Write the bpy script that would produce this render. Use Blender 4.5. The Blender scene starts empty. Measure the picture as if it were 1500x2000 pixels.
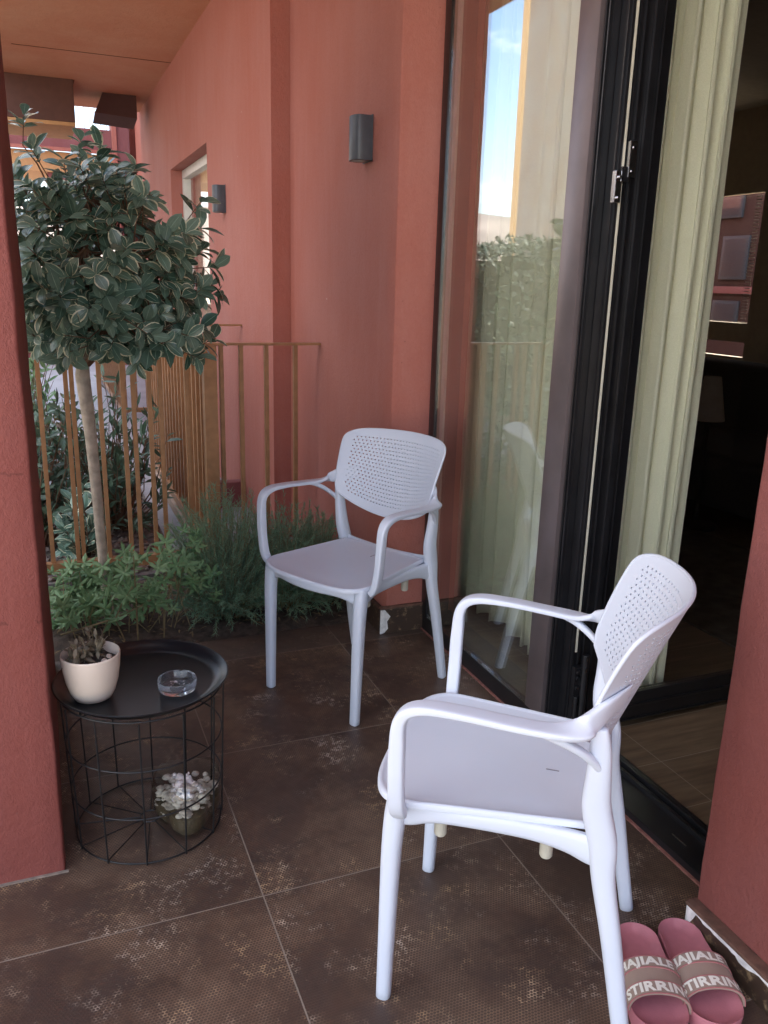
import bpy, bmesh, math, random
from mathutils import Vector, Matrix, noise
from math import sin, cos, pi, radians, sqrt, atan2
R = random.Random(7)
SC = bpy.context.scene
COL = SC.collection

# ------------------------------------------------------------------ camera
YAW, PITCH, ROLL, FPX = 0.391581, -0.270270, 0.0274353, 1616.7
cd = bpy.data.cameras.new('camera'); cam = bpy.data.objects.new('camera', cd); COL.objects.link(cam)
f = Vector((sin(YAW) * cos(PITCH), cos(YAW) * cos(PITCH), sin(PITCH)))
r0 = Vector((cos(YAW), -sin(YAW), 0)); u0 = r0.cross(f)
rr = r0 * cos(ROLL) + u0 * sin(ROLL); uu = -r0 * sin(ROLL) + u0 * cos(ROLL)
M = Matrix((rr, uu, -f)).transposed().to_4x4(); M.translation = Vector((-0.36327, -1.52167, 1.32225))
cam.matrix_world = M
cd.sensor_fit = 'VERTICAL'; cd.sensor_height = 20.0; cd.sensor_width = 15.0; cd.lens = FPX / 2000 * 20
cd.clip_start = 0.02; cd.clip_end = 3000
SC.camera = cam

# ------------------------------------------------------------------ world + sun
SUN_EL, SUN_AZ = radians(52), radians(112)      # azimuth from +Y towards +X
w = bpy.data.worlds.new('World'); SC.world = w; w.use_nodes = True
nt = w.node_tree; nt.nodes.clear()
def WN(t, **k):
    n = nt.nodes.new(t)
    for a, b in k.items(): setattr(n, a, b)
    return n
out = WN('ShaderNodeOutputWorld'); bg = WN('ShaderNodeBackground'); sky = WN('ShaderNodeTexSky')
sky.sky_type = 'NISHITA'; sky.sun_disc = False; sky.sun_elevation = SUN_EL; sky.sun_rotation = SUN_AZ
sky.air_density = 1.0; sky.dust_density = 1.2
tc = WN('ShaderNodeTexCoord'); mp = WN('ShaderNodeMapping'); mp.inputs['Scale'].default_value = (1, 1, 2.6)
cn = WN('ShaderNodeTexNoise'); cn.inputs['Scale'].default_value = 2.1; cn.inputs['Detail'].default_value = 9; cn.inputs['Roughness'].default_value = .56
cr = WN('ShaderNodeValToRGB'); cr.color_ramp.elements[0].position = .49; cr.color_ramp.elements[1].position = .60
mx = WN('ShaderNodeMix', data_type='RGBA'); mx.inputs[7].default_value = (9.5, 9.4, 9.6, 1)
nt.links.new(tc.outputs['Generated'], mp.inputs[0]); nt.links.new(mp.outputs[0], cn.inputs['Vector'])
nt.links.new(cn.outputs[0], cr.inputs[0]); nt.links.new(cr.outputs[0], mx.inputs[0])
nt.links.new(sky.outputs[0], mx.inputs[6]); nt.links.new(mx.outputs[2], bg.inputs[0])
bg.inputs[1].default_value = 0.15
nt.links.new(bg.outputs[0], out.inputs[0])
sl = bpy.data.lights.new('sun', 'SUN'); sl.energy = 5.0; sl.angle = radians(.53); sl.color = (1, .93, .82)
so = bpy.data.objects.new('sun', sl); COL.objects.link(so)
sd = Vector((sin(SUN_AZ) * cos(SUN_EL), cos(SUN_AZ) * cos(SUN_EL), sin(SUN_EL)))
so.rotation_euler = sd.to_track_quat('Z', 'Y').to_euler(); so.location = sd * 30
vs = SC.view_settings; vs.view_transform = 'Standard'; vs.look = 'None'; vs.gamma = 1; vs.exposure = 1.84
SC.cycles.max_bounces = 10; SC.cycles.diffuse_bounces = 5; SC.cycles.glossy_bounces = 5; SC.cycles.transparent_max_bounces = 24

# ------------------------------------------------------------------ materials
class G:
    def __init__(s, name):
        s.m = bpy.data.materials.new(name); s.m.use_nodes = True; s.t = s.m.node_tree; s.t.nodes.clear()
        s.out = s.t.nodes.new('ShaderNodeOutputMaterial')
    def n(s, ty, ins=None, **k):
        nd = s.t.nodes.new(ty)
        for a, b in k.items(): setattr(nd, a, b)
        for a, b in (ins or {}).items(): s.set(nd.inputs[a], b)
        return nd
    def set(s, sock, v):
        if isinstance(v, bpy.types.NodeSocket): s.t.links.new(v, sock)
        elif isinstance(v, bpy.types.Node): s.t.links.new(v.outputs[0], sock)
        else: sock.default_value = v if not (isinstance(v, tuple) and len(v) == 3 and sock.type == 'RGBA') else (*v, 1)
    def math(s, op, a, b=0.0, c=0.0): return s.n('ShaderNodeMath', {0: a, 1: b, 2: c}, operation=op).outputs[0]
    def mix(s, fac, a, b): return s.n('ShaderNodeMix', {0: fac, 6: a, 7: b}, data_type='RGBA').outputs[2]
    def ramp(s, fac, p0, p1, c0=(0, 0, 0, 1), c1=(1, 1, 1, 1)):
        n = s.n('ShaderNodeValToRGB', {0: fac}); e = n.color_ramp.elements
        e[0].position = p0; e[1].position = p1; e[0].color = c0; e[1].color = c1
        return n.outputs[0]
    def obj(s): return s.n('ShaderNodeTexCoord').outputs['Object']
    def map(s, v, scale=(1, 1, 1), rot=(0, 0, 0), loc=(0, 0, 0)):
        return s.n('ShaderNodeMapping', {0: v, 'Location': loc, 'Rotation': rot, 'Scale': scale}).outputs[0]
    def noise(s, v, sc, det=4, ro=.5): return s.n('ShaderNodeTexNoise', {'Vector': v, 'Scale': sc, 'Detail': det, 'Roughness': ro}).outputs[0]
    def bump(s, h, st=.3, d=.01): return s.n('ShaderNodeBump', {'Height': h, 'Strength': st, 'Distance': d}).outputs[0]
    def pbsdf(s, col, rough=.5, metal=0., nrm=None, **k):
        n = s.n('ShaderNodeBsdfPrincipled', {'Base Color': col, 'Roughness': rough, 'Metallic': metal})
        if nrm is not None: s.set(n.inputs['Normal'], nrm)
        for a, b in k.items(): s.set(n.inputs[a.replace('_', ' ')], b)
        return n
    def done(s, sh): s.set(s.out.inputs[0], sh if not isinstance(sh, bpy.types.Node) else sh.outputs[0]); return s.m

def plain(name, col, rough=.5, metal=0., var=.08, sc=20, bump=.0, bsc=120, **k):
    g = G(name); o = g.obj(); nz = g.noise(o, sc, 4)
    c = g.mix(g.ramp(nz, .3, .7), tuple(x * (1 - var) for x in col), tuple(min(1, x * (1 + var)) for x in col))
    nr = g.bump(g.noise(o, bsc, 3), bump, .004) if bump else None
    return g.done(g.pbsdf(c, rough, metal, nr, **k))

def plaster(name, col, seed=0, cracks=None):
    g = G(name); o = g.obj()
    big = g.noise(g.map(o, (1.2, 1.2, .6), loc=(seed, 0, 0)), 1.6, 5, .6)
    streak = g.noise(g.map(o, (7, 7, .7), loc=(0, seed, 0)), 2.2, 4, .6)
    fine = g.noise(o, 70, 4, .7)
    c = g.mix(g.ramp(big, .35, .7), col, (col[0] * 1.10, col[1] * 1.40, col[2] * 1.6))
    c = g.mix(g.math('MULTIPLY', g.ramp(streak, .5, .8), .26), c, (col[0] * 1.2, col[1] * 1.75, col[2] * 2.1))
    c = g.mix(g.math('MULTIPLY', g.ramp(fine, .45, .75), .25), c, (col[0] * .8, col[1] * .7, col[2] * .7))
    chip = g.n('ShaderNodeTexVoronoi', {'Vector': g.map(o, loc=(seed, seed, 1)), 'Scale': 9.0}).outputs['Distance']
    msk = g.noise(o, 3.1, 2)
    cm = g.math('MULTIPLY', g.math('LESS_THAN', chip, .035), g.math('GREATER_THAN', msk, .6))
    c = g.mix(cm, c, (.55, .40, .36))
    grain = g.noise(g.map(o, (1, 1, .55)), 210, 3, .75)
    h = g.math('ADD', g.math('MULTIPLY', fine, .5), g.math('MULTIPLY', g.noise(o, 14, 5, .6), .9)); h = g.math('ADD', h, g.math('MULTIPLY', grain, .45))
    c = g.mix(g.math('MULTIPLY', g.ramp(grain, .52, .75), .22), c, (col[0] * 1.35, col[1] * 2.0, col[2] * 2.3))
    if cracks:
        sz = g.n('ShaderNodeSeparateXYZ', {0: o}); wob = g.math('MULTIPLY', g.math('SUBTRACT', g.noise(g.map(o, (1, 1, .01)), 16, 5, .7), .5), .05)
        zz = g.math('ADD', sz.outputs[2], wob); ln = None
        for z0, wd in cracks:
            m_ = g.math('LESS_THAN', g.math('ABSOLUTE', g.math('SUBTRACT', zz, z0)), wd); ln = m_ if ln is None else g.math('MAXIMUM', ln, m_)
        ln = g.math('MULTIPLY', ln, g.math('GREATER_THAN', g.noise(o, 22, 3), .44))
        c = g.mix(g.math('MULTIPLY', ln, .45), c, tuple(x * .45 for x in col)); h = g.math('SUBTRACT', h, g.math('MULTIPLY', ln, 1.2))
    dirt = g.math('MULTIPLY', g.math('LESS_THAN', g.n('ShaderNodeTexVoronoi', {'Vector': o, 'Scale': 26.0}).outputs['Distance'], .07), g.math('GREATER_THAN', g.noise(o, 6, 3), .57))
    c = g.mix(g.math('MULTIPLY', dirt, .5), c, (.16, .06, .05))
    return g.done(g.pbsdf(c, .8, 0, g.bump(h, .7, .006)))
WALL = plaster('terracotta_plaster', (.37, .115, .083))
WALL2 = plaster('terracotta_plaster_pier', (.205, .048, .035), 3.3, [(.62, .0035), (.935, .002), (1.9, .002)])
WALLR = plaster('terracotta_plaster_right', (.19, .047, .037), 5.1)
WALLB = plaster('burgundy_plaster', (.22, .068, .065), 8)
CEIL = plaster('terracotta_ceiling', (.52, .20, .105), 6.2)

def floor_mat():
    g = G('brown_oxide_tile'); o = g.obj(); sx = g.n('ShaderNodeSeparateXYZ', {0: o})
    X, Y = sx.outputs[0], sx.outputs[1]
    # tile ids and joints
    tx = g.math('DIVIDE', X, .6); ty = g.math('DIVIDE', Y, .6)
    ix = g.math('FLOOR', tx); iy = g.math('FLOOR', ty)
    idv = g.n('ShaderNodeCombineXYZ', {0: ix, 1: iy})
    wn = g.n('ShaderNodeTexWhiteNoise', {0: idv}, noise_dimensions='3D')
    def joint(t):
        fr = g.math('FRACT', g.math('ADD', t, .5)); return g.math('LESS_THAN', g.math('ABSOLUTE', g.math('SUBTRACT', fr, .5)), .0026)
    jm = g.math('MAXIMUM', joint(tx), joint(ty))
    off = g.n('ShaderNodeVectorMath', {0: wn.outputs[1], 1: (7, 7, 7)}, operation='MULTIPLY')
    pos = g.n('ShaderNodeVectorMath', {0: o, 1: off.outputs[0]}, operation='ADD').outputs[0]
    # woven hexagon relief
    warp = g.n('ShaderNodeVectorMath', {0: g.n('ShaderNodeTexNoise', {'Vector': pos, 'Scale': 30.0, 'Detail': 2}).outputs[1], 1: (.0022, .0022, 0)}, operation='MULTIPLY')
    hp = g.n('ShaderNodeVectorMath', {0: o, 1: warp.outputs[0]}, operation='ADD').outputs[0]
    hp = g.map(hp, (1 / .0068, 1 / .0059, 1))
    hs = g.n('ShaderNodeSeparateXYZ', {0: hp})
    row = g.math('FLOOR', hs.outputs[1]); sh = g.math('MULTIPLY', g.math('MODULO', row, 2), .5)
    u = g.math('SUBTRACT', g.math('FRACT', g.math('ADD', hs.outputs[0], sh)), .5)
    v = g.math('SUBTRACT', g.math('FRACT', hs.outputs[1]), .5)
    rad = g.math('SQRT', g.math('ADD', g.math('MULTIPLY', u, u), g.math('MULTIPLY', v, v)))
    web = g.ramp(rad, .30, .50)
    n1 = g.noise(pos, 2.6, 6, .62); n2 = g.noise(pos, 9, 5, .65); n3 = g.noise(pos, 60, 4, .75); n4 = g.noise(g.map(pos, loc=(3, 8, 0)), 5, 7, .7)
    base = g.mix(g.ramp(n1, .34, .68), (.056, .034, .025), (.112, .068, .048))
    base = g.mix(g.math('MULTIPLY', g.ramp(n4, .48, .72), .75), base, (.105, .075, .063))
    base = g.mix(g.math('MULTIPLY', g.ramp(n2, .3, .6), .35), base, (.036, .024, .022))
    hole = g.math('MULTIPLY', g.math('SUBTRACT', 1, web), .33)
    patchlow = g.math('MULTIPLY', g.ramp(n1, .38, .6), 1)
    base = g.mix(g.math('MULTIPLY', hole, patchlow), base, (.018, .011, .009))
    base = g.mix(g.math('MULTIPLY', g.math('MULTIPLY', web, g.ramp(n4, .42, .62)), .55), base, (.27, .17, .10))
    pm = g.math('MULTIPLY', g.ramp(n2, .475, .60), g.ramp(n4, .40, .55))
    pm = g.math('MULTIPLY', pm, g.ramp(n3, .50, .60)); pm = g.math('MULTIPLY', pm, web)
    gold = g.mix(g.ramp(g.noise(pos, 4, 2), .4, .6), (.46, .31, .17), (.52, .44, .36))
    c = g.mix(g.math('MULTIPLY', pm, .9), base, gold)
    scr = g.ramp(g.noise(g.map(pos, (3, 30, 1), (0, 0, .5)), 6, 5, .7), .68, .74)
    c = g.mix(g.math('MULTIPLY', scr, .25), c, (.28, .24, .2))
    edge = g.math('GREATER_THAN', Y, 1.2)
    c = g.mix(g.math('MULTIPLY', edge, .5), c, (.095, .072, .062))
    c = g.mix(jm, c, g.mix(n3, (.16, .13, .105), (.26, .21, .17)))
    h = g.math('SUBTRACT', g.math('ADD', g.math('MULTIPLY', web, .25), g.math('MULTIPLY', n3, .3)), g.math('MULTIPLY', jm, 1.2))
    ro = g.math('ADD', .36, g.math('MULTIPLY', g.ramp(n2, .3, .7), .22))
    ro = g.math('ADD', ro, g.math('MULTIPLY', jm, .3))
    return g.done(g.pbsdf(c, ro, 0, g.bump(h, .35, .002)))
FLOOR = floor_mat()

def glass_thin(name, tint=(.93, .96, .95), refl=2.0):
    g = G(name)
    lw = g.n('ShaderNodeLayerWeight', {'Blend': .5}).outputs['Facing']
    p5 = g.math('POWER', lw, 4.2)
    fac = g.math('MINIMUM', g.math('MULTIPLY', g.math('ADD', .045, g.math('MULTIPLY', p5, .9)), refl), 1)
    gl = g.n('ShaderNodeBsdfGlossy', {'Color': (1, 1, 1, 1), 'Roughness': .0})
    tr = g.n('ShaderNodeBsdfTransparent', {'Color': (*tint, 1)})
    return g.done(g.n('ShaderNodeMixShader', {0: fac, 1: tr, 2: gl}))
GLASS = glass_thin('door_glass', (.99, .995, .99), 1.0)
GLASSR = glass_thin('coated_door_glass', (.97, .985, .975), 2.7)
VGLASS = glass_thin('vase_glass', (.86, .90, .89), 1.8)

def leafmat(name, c0, c1, margin=None, rough=.42, trans=.18):
    g = G(name)
    uv = g.n('ShaderNodeUVMap', uv_map='UVMap').outputs[0]; rd = g.n('ShaderNodeUVMap', uv_map='rnd').outputs[0]
    su = g.n('ShaderNodeSeparateXYZ', {0: uv}); sr = g.n('ShaderNodeSeparateXYZ', {0: rd})
    c = g.mix(sr.outputs[0], c0, c1)
    nz = g.noise(g.n('ShaderNodeVectorMath', {0: uv, 1: rd}, operation='ADD').outputs[0], 5, 4, .6)
    c = g.mix(g.math('MULTIPLY', g.ramp(nz, .35, .7), .35), c, tuple(x * .62 for x in c0))
    a = g.math('ABSOLUTE', su.outputs[0])
    rib = g.math('LESS_THAN', a, .05)
    c = g.mix(g.math('MULTIPLY', rib, .5), c, tuple(min(1, x * 1.9) for x in c1))
    if margin:
        lim = g.math('SUBTRACT', 1.18, g.math('MULTIPLY', sr.outputs[1], .42))
        lim = g.math('SUBTRACT', g.math('ADD', lim, .16), g.math('MULTIPLY', nz, .42))
        c = g.mix(g.math('GREATER_THAN', a, lim), c, margin)
    b = g.pbsdf(c, rough)
    t = g.n('ShaderNodeBsdfTranslucent', {0: c})
    return g.done(g.n('ShaderNodeMixShader', {0: trans, 1: b, 2: t}))
LEAF = leafmat('variegated_leaf', (.065, .14, .105), (.24, .36, .28), (.74, .77, .56), .26)
GLEAF = leafmat('geranium_leaf', (.11, .23, .09), (.24, .38, .19), None, .6)
SLEAF = leafmat('oleander_leaf', (.045, .085, .055), (.10, .17, .11), None, .4)
RLEAF = leafmat('red_shrub_leaf', (.10, .055, .035), (.10, .12, .05), None, .5)
NEEDLE = leafmat('rosemary_needle', (.06, .12, .075), (.15, .25, .16), None, .6)
SUCC = leafmat('succulent_leaf', (.15, .12, .08), (.26, .22, .15), None, .6)
BARK = plain('pale_bark', (.44, .39, .32), .85, 0, .25, 30, .5, 90)
TWIG = plain('brown_twig', (.14, .075, .045), .8, 0, .2, 50)
PSTEM = plain('green_stem', (.20, .16, .08), .7, 0, .3, 50)
SOIL = plain('planter_soil', (.075, .055, .042), .95, 0, .5, 35, .9, 90)
WHITE = plain('white_polypropylene', (.59, .635, .73), .42, 0, .02, 6, .05, 500)
PEG = plain('ivory_rubber', (.52, .50, .42), .55)
BLACK = plain('black_aluminium', (.012, .012, .014), .30, 0, .2, 12, .0, Coat_Weight=.2)
STILE = plain('anodised_stile', (.20, .165, .17), .36, .6, .1, 10)
RUBB = plain('gasket_white', (.62, .60, .50), .6)
STEEL = plain('steel', (.6, .6, .62), .25, 1)
BRONZE = plain('ochre_metal_paint', (.33, .17, .078), .45, .15, .15, 25, .1, 200)
TRAYM = plain('black_tray_enamel', (.006, .007, .009), .33, 0, .2, 15)
WIRE = plain('black_wire', (.008, .008, .009), .45)
POTM = plain('cream_ceramic', (.66, .56, .47), .38, 0, .05, 14)
LAMPM = plain('slate_lamp_paint', (.062, .072, .09), .42, .1, .1, 30)
LENS = plain('lamp_lens', (.3, .3, .3), .2)
PINKR = plain('pink_slide_rubber', (.45, .16, .19), .58, 0, .07, 40, .12, 300)
STRAPM = plain('taupe_strap', (.33, .24, .195), .5, 0, .06, 20, .1, 200)
STRAPB = plain('pink_band', (.42, .16, .16), .55)
LETTER = plain('letter_white', (.80, .77, .70), .5)
PINKP = plain('pink_paint_strip', (.27, .12, .10), .6, 0, .3, 60)
WPL = plain('white_filler', (.72, .70, .70), .85, 0, .2, 60, .5, 60)
WINW = plain('white_window_frame', (.62, .60, .56), .4)
ROOM = plain('room_wall', (.42, .36, .29), .9)
SOFA = plain('dark_fabric', (.035, .03, .028), .95, 0, .2, 60, .3, 200)
SHADE = plain('lamp_shade_fabric', (.34, .28, .23), .8)
GOLD = plain('ochre_wall_and_lit_underside', (.52, .29, .13), .8)  # also carries the painted bounce light under the left beam
def curtain_mat():
    g = G('curtain_linen'); o = g.obj()
    wv = g.math('ADD', g.noise(g.map(o, (1, 1, 900)), 1.0, 1), g.noise(g.map(o, (900, 900, 1)), 1, 1))
    c = g.mix(g.ramp(g.noise(o, 260, 3, .8), .3, .7), (.79, .80, .62), (.91, .91, .74))
    b = g.pbsdf(c, .9, 0, g.bump(g.noise(o, 420, 3), .25, .002)); t = g.n('ShaderNodeBsdfTranslucent', {0: c})
    return g.done(g.n('ShaderNodeMixShader', {0: .12, 1: b, 2: t}))
CURT = curtain_mat()
def wood_mat():
    g = G('oak_look_floor'); o = g.obj()
    n = g.noise(g.map(o, (1.2, 14, 1)), 3, 7, .65); n2 = g.noise(g.map(o, (.8, 5, 1), loc=(4, 4, 0)), 2.5, 4, .6)
    c = g.mix(g.ramp(n, .3, .72), (.085, .055, .034), (.20, .14, .09)); c = g.mix(g.math('MULTIPLY', g.ramp(n2, .45, .6), .4), c, (.07, .045, .03))
    sx = g.n('ShaderNodeSeparateXYZ', {0: o})
    fy = g.math('FRACT', g.math('DIVIDE', g.math('ADD', sx.outputs[1], 5.08), .2))
    fx = g.math('FRACT', g.math('DIVIDE', sx.outputs[0], 1.2))
    j = g.math('MAXIMUM', g.math('LESS_THAN', fy, .012), g.math('LESS_THAN', fx, .002))
    c = g.mix(j, c, (.26, .22, .17))
    return g.done(g.pbsdf(c, .42, 0, g.bump(n, .15, .002)))
WOOD = wood_mat()
def paving(name, c0, c1, joint, sc=.6, rough=.6):
    g = G(name); o = g.obj(); sx = g.n('ShaderNodeSeparateXYZ', {0: o})
    a = g.math('FRACT', g.math('DIVIDE', g.math('ADD', sx.outputs[0], 30.1), sc)); b = g.math('FRACT', g.math('DIVIDE', g.math('ADD', sx.outputs[1], 30.22), sc))
    j = g.math('MAXIMUM', g.math('LESS_THAN', a, .01), g.math('LESS_THAN', b, .01))
    n = g.noise(o, 3, 6, .6); c = g.mix(g.ramp(n, .3, .7), c0, c1); c = g.mix(j, c, joint)
    return g.done(g.pbsdf(c, rough, 0, g.bump(g.noise(o, 90, 4), .3, .004)))
PAVE = paving('grey_paving', (.20, .20, .23), (.30, .29, .32), (.16, .15, .15), .6, .45)
PLAZA = paving('sunlit_plaza', (.48, .39, .28), (.58, .47, .35), (.3, .24, .18), 1.2, .9)
def gravel_mat():
    g = G('gravel'); o = g.obj(); v = g.n('ShaderNodeTexVoronoi', {'Vector': o, 'Scale': 38.0})
    c = g.mix(v.outputs['Distance'], (.22, .17, .14), (.04, .03, .028)); c = g.mix(.35, c, g.n('ShaderNodeHueSaturation', {'Saturation': .25, 'Value': .3, 'Color': v.outputs['Color']}).outputs[0])
    return g.done(g.pbsdf(c, .9, 0, g.bump(v.outputs['Distance'], -1, .02)))
GRAVEL = gravel_mat()
def skirt_mat():
    g = G('skirting_tile'); o = g.obj()
    n = g.noise(o, 40, 5, .7); n2 = g.noise(o, 9, 4)
    c = g.mix(n2, (.040, .024, .018), (.075, .048, .034)); c = g.mix(g.math('MULTIPLY', g.ramp(n, .55, .68), .8), c, (.30, .21, .12))
    return g.done(g.pbsdf(c, .4, 0, g.bump(n, .2, .002)))
SKIRT = skirt_mat()
LEDGE = plain('brown_mortar', (.13, .065, .045), .85, 0, .3, 40, .5, 90)
def stone_mat(name, a, b):
    g = G(name); o = g.obj(); c = g.mix(g.noise(o, 30, 4, .7), a, b)
    return g.done(g.pbsdf(c, .75, 0, g.bump(g.noise(o, 160, 4), .5, .004)))
PEBB = stone_mat('pebble', (.38, .31, .25), (.64, .55, .47)); CORAL = stone_mat('coral', (.50, .41, .40), (.74, .65, .63)); MOSS = stone_mat('moss', (.035, .024, .014), (.12, .08, .035))

# ------------------------------------------------------------------ helpers
def tag(o, label=None, cat=None, group=None, kind=None):
    if label: o['label'] = label
    if cat: o['category'] = cat
    if group: o['group'] = group
    if kind: o['kind'] = kind
    return o
def empty(name, loc, rz=0):
    o = bpy.data.objects.new(name, None); COL.objects.link(o); o.location = loc; o.rotation_euler = (0, 0, rz); o.empty_display_size = .1
    return o
class MB:
    def __init__(s): s.v = []; s.f = []; s.uv = []; s.rn = []; s.mi = []
    def add(s, vs, fs, uvs=None, rnd=None, mi=0):
        b = len(s.v); s.v += [tuple(x) for x in vs]
        for fc in fs:
            s.f.append(tuple(b + i for i in fc)); s.mi.append(mi)
            s.uv += [uvs[i] for i in fc] if uvs else [(0, 0)] * len(fc)
            s.rn += [rnd or (0, 0)] * len(fc)
    def box(s, a, b, mi=0):
        (x0, y0, z0), (x1, y1, z1) = a, b
        v = [(x0, y0, z0), (x1, y0, z0), (x1, y1, z0), (x0, y1, z0), (x0, y0, z1), (x1, y0, z1), (x1, y1, z1), (x0, y1, z1)]
        s.add(v, [(0, 3, 2, 1), (4, 5, 6, 7), (0, 1, 5, 4), (1, 2, 6, 5), (2, 3, 7, 6), (3, 0, 4, 7)], mi=mi)
    def tube(s, pts, r, n=8, cap=True, mi=0, closed=False):
        pts = [Vector(p) for p in pts]; m = len(pts); rs = r if isinstance(r, (list, tuple)) else [r] * m
        vs = []; up = None
        for i in range(m):
            t = (pts[(i + 1) % m] - pts[i - 1]) if closed else (pts[min(i + 1, m - 1)] - pts[max(i - 1, 0)])
            t.normalize()
            if up is None: up = t.orthogonal().normalized()
            up = (up - t * up.dot(t)); up = up.normalized() if up.length > 1e-6 else t.orthogonal().normalized()
            b = t.cross(up)
            for k in range(n):
                a = 2 * pi * k / n; vs.append(pts[i] + (up * cos(a) + b * sin(a)) * rs[i])
        fs = []
        for i in range(m if closed else m - 1):
            j = (i + 1) % m
            for k in range(n): fs.append((i * n + k, i * n + (k + 1) % n, j * n + (k + 1) % n, j * n + k))
        if cap and not closed: fs += [tuple(range(n))[::-1], tuple((m - 1) * n + k for k in range(n))]
        s.add(vs, fs, mi=mi)
    def sweep(s, pts, A, wa, wb, sub=5, n=16, p=3.2, mi=0, domes=True):
        """rounded-rectangle section swept on a spline; A = wide direction at each point"""
        P = [Vector(q) for q in pts]; AA = [Vector(a).normalized() for a in A]; m = len(P)
        if not isinstance(wa, (list, tuple)): wa = [wa] * m
        if not isinstance(wb, (list, tuple)): wb = [wb] * m
        def cr(L, i, t):
            a, b, c, d = L[max(i - 1, 0)], L[i], L[min(i + 1, m - 1)], L[min(i + 2, m - 1)]
            return (b * 2 + (c - a) * t + (a * 2 - b * 5 + c * 4 - d) * t * t + (b * 3 - a - c * 3 + d) * t ** 3) * .5
        S = []
        for i in range(m - 1):
            for k in range(sub): t = k / sub; S.append((cr(P, i, t), cr(AA, i, t), cr(wa, i, t), cr(wb, i, t)))
        S.append((P[-1], AA[-1], wa[-1], wb[-1]))
        if domes:
            d0 = (S[1][0] - S[0][0]).normalized(); d1 = (S[-1][0] - S[-2][0]).normalized(); e = min(S[0][2], S[0][3]) * .18; e1 = min(S[-1][2], S[-1][3]) * .18
            S = [(S[0][0] - d0 * e * .0, S[0][1], S[0][2] * .86, S[0][3] * .86), (S[0][0] + d0 * e, *S[0][1:])] + S[1:-1] + [(S[-1][0] - d1 * e1, *S[-1][1:]), (S[-1][0], S[-1][1], S[-1][2] * .86, S[-1][3] * .86)]
        vs = []; L = len(S)
        for i, (c, a, x, y) in enumerate(S):
            t = (S[min(i + 1, L - 1)][0] - S[max(i - 1, 0)][0]).normalized()
            a = (a - t * a.dot(t)).normalized(); b = t.cross(a)
            for k in range(n):
                th = 2 * pi * (k + .5) / n; ct, st = cos(th), sin(th)
                vs.append(c + a * (math.copysign(abs(ct) ** (2 / p), ct) * x) + b * (math.copysign(abs(st) ** (2 / p), st) * y))
        fs = []
        for i in range(L - 1):
            for k in range(n): fs.append((i * n + k, i * n + (k + 1) % n, (i + 1) * n + (k + 1) % n, (i + 1) * n + k))
        fs += [tuple(range(n))[::-1], tuple((L - 1) * n + k for k in range(n))]
        s.add(vs, fs, mi=mi)
    def lathe(s, prof, c=(0, 0, 0), n=48, mi=0):
        vs = []; m = len(prof)
        for r, z in prof:
            for k in range(n): a = 2 * pi * k / n; vs.append((c[0] + r * cos(a), c[1] + r * sin(a), c[2] + z))
        fs = []
        for i in range(m - 1):
            for k in range(n): fs.append((i * n + k, i * n + (k + 1) % n, (i + 1) * n + (k + 1) % n, (i + 1) * n + k))
        s.add(vs, fs, mi=mi)
    def prism(s, poly, z0, z1, mi=0):
        n = len(poly); vs = [(x, y, z0) for x, y in poly] + [(x, y, z1) for x, y in poly]
        s.add(vs, [tuple(range(n))[::-1], tuple(range(n, 2 * n))] + [(i, (i + 1) % n, n + (i + 1) % n, n + i) for i in range(n)], mi=mi)
    def build(s, name, mats, parent=None, smooth=False, bevel=0, uv=False, segs=2, fixn=False, auto=None):
        me = bpy.data.meshes.new(name); me.from_pydata(s.v, [], s.f)
        for m in (mats if isinstance(mats, list) else [mats]): me.materials.append(m)
        if any(s.mi): me.polygons.foreach_set('material_index', s.mi)
        if uv:
            a = me.uv_layers.new(name='UVMap'); b = me.uv_layers.new(name='rnd')
            a.data.foreach_set('uv', [c for q in s.uv for c in q]); b.data.foreach_set('uv', [c for q in s.rn for c in q])
        if bevel or fixn:
            bm = bmesh.new(); bm.from_mesh(me)
            if fixn:
                bmesh.ops.remove_doubles(bm, verts=bm.verts, dist=1e-5); bmesh.ops.recalc_face_normals(bm, faces=bm.faces)
            if bevel:
                es = [e for e in bm.edges if len(e.link_faces) == 2 and e.calc_face_angle(0) > .6]
                bmesh.ops.bevel(bm, geom=es, offset=bevel, segments=segs, profile=.6, affect='EDGES', clamp_overlap=True)
            bm.to_mesh(me); bm.free()
        if smooth or auto:
            me.polygons.foreach_set('use_smooth', [True] * len(me.polygons))
            me.set_sharp_from_angle(angle=radians(auto or 50))
        me.update()
        o = bpy.data.objects.new(name, me); COL.objects.link(o)
        if parent: o.parent = parent
        return o
def box(name, a, b, m, parent=None, bevel=.003, **k):
    q = MB(); q.box(a, b); return q.build(name, m, parent, bevel=bevel, auto=40 if bevel else None, **k)
def rel(o, root):      # geometry written in world metres under an Empty that is not at the origin
    o.parent = root; o.location = -Vector(root.location); return o
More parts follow.
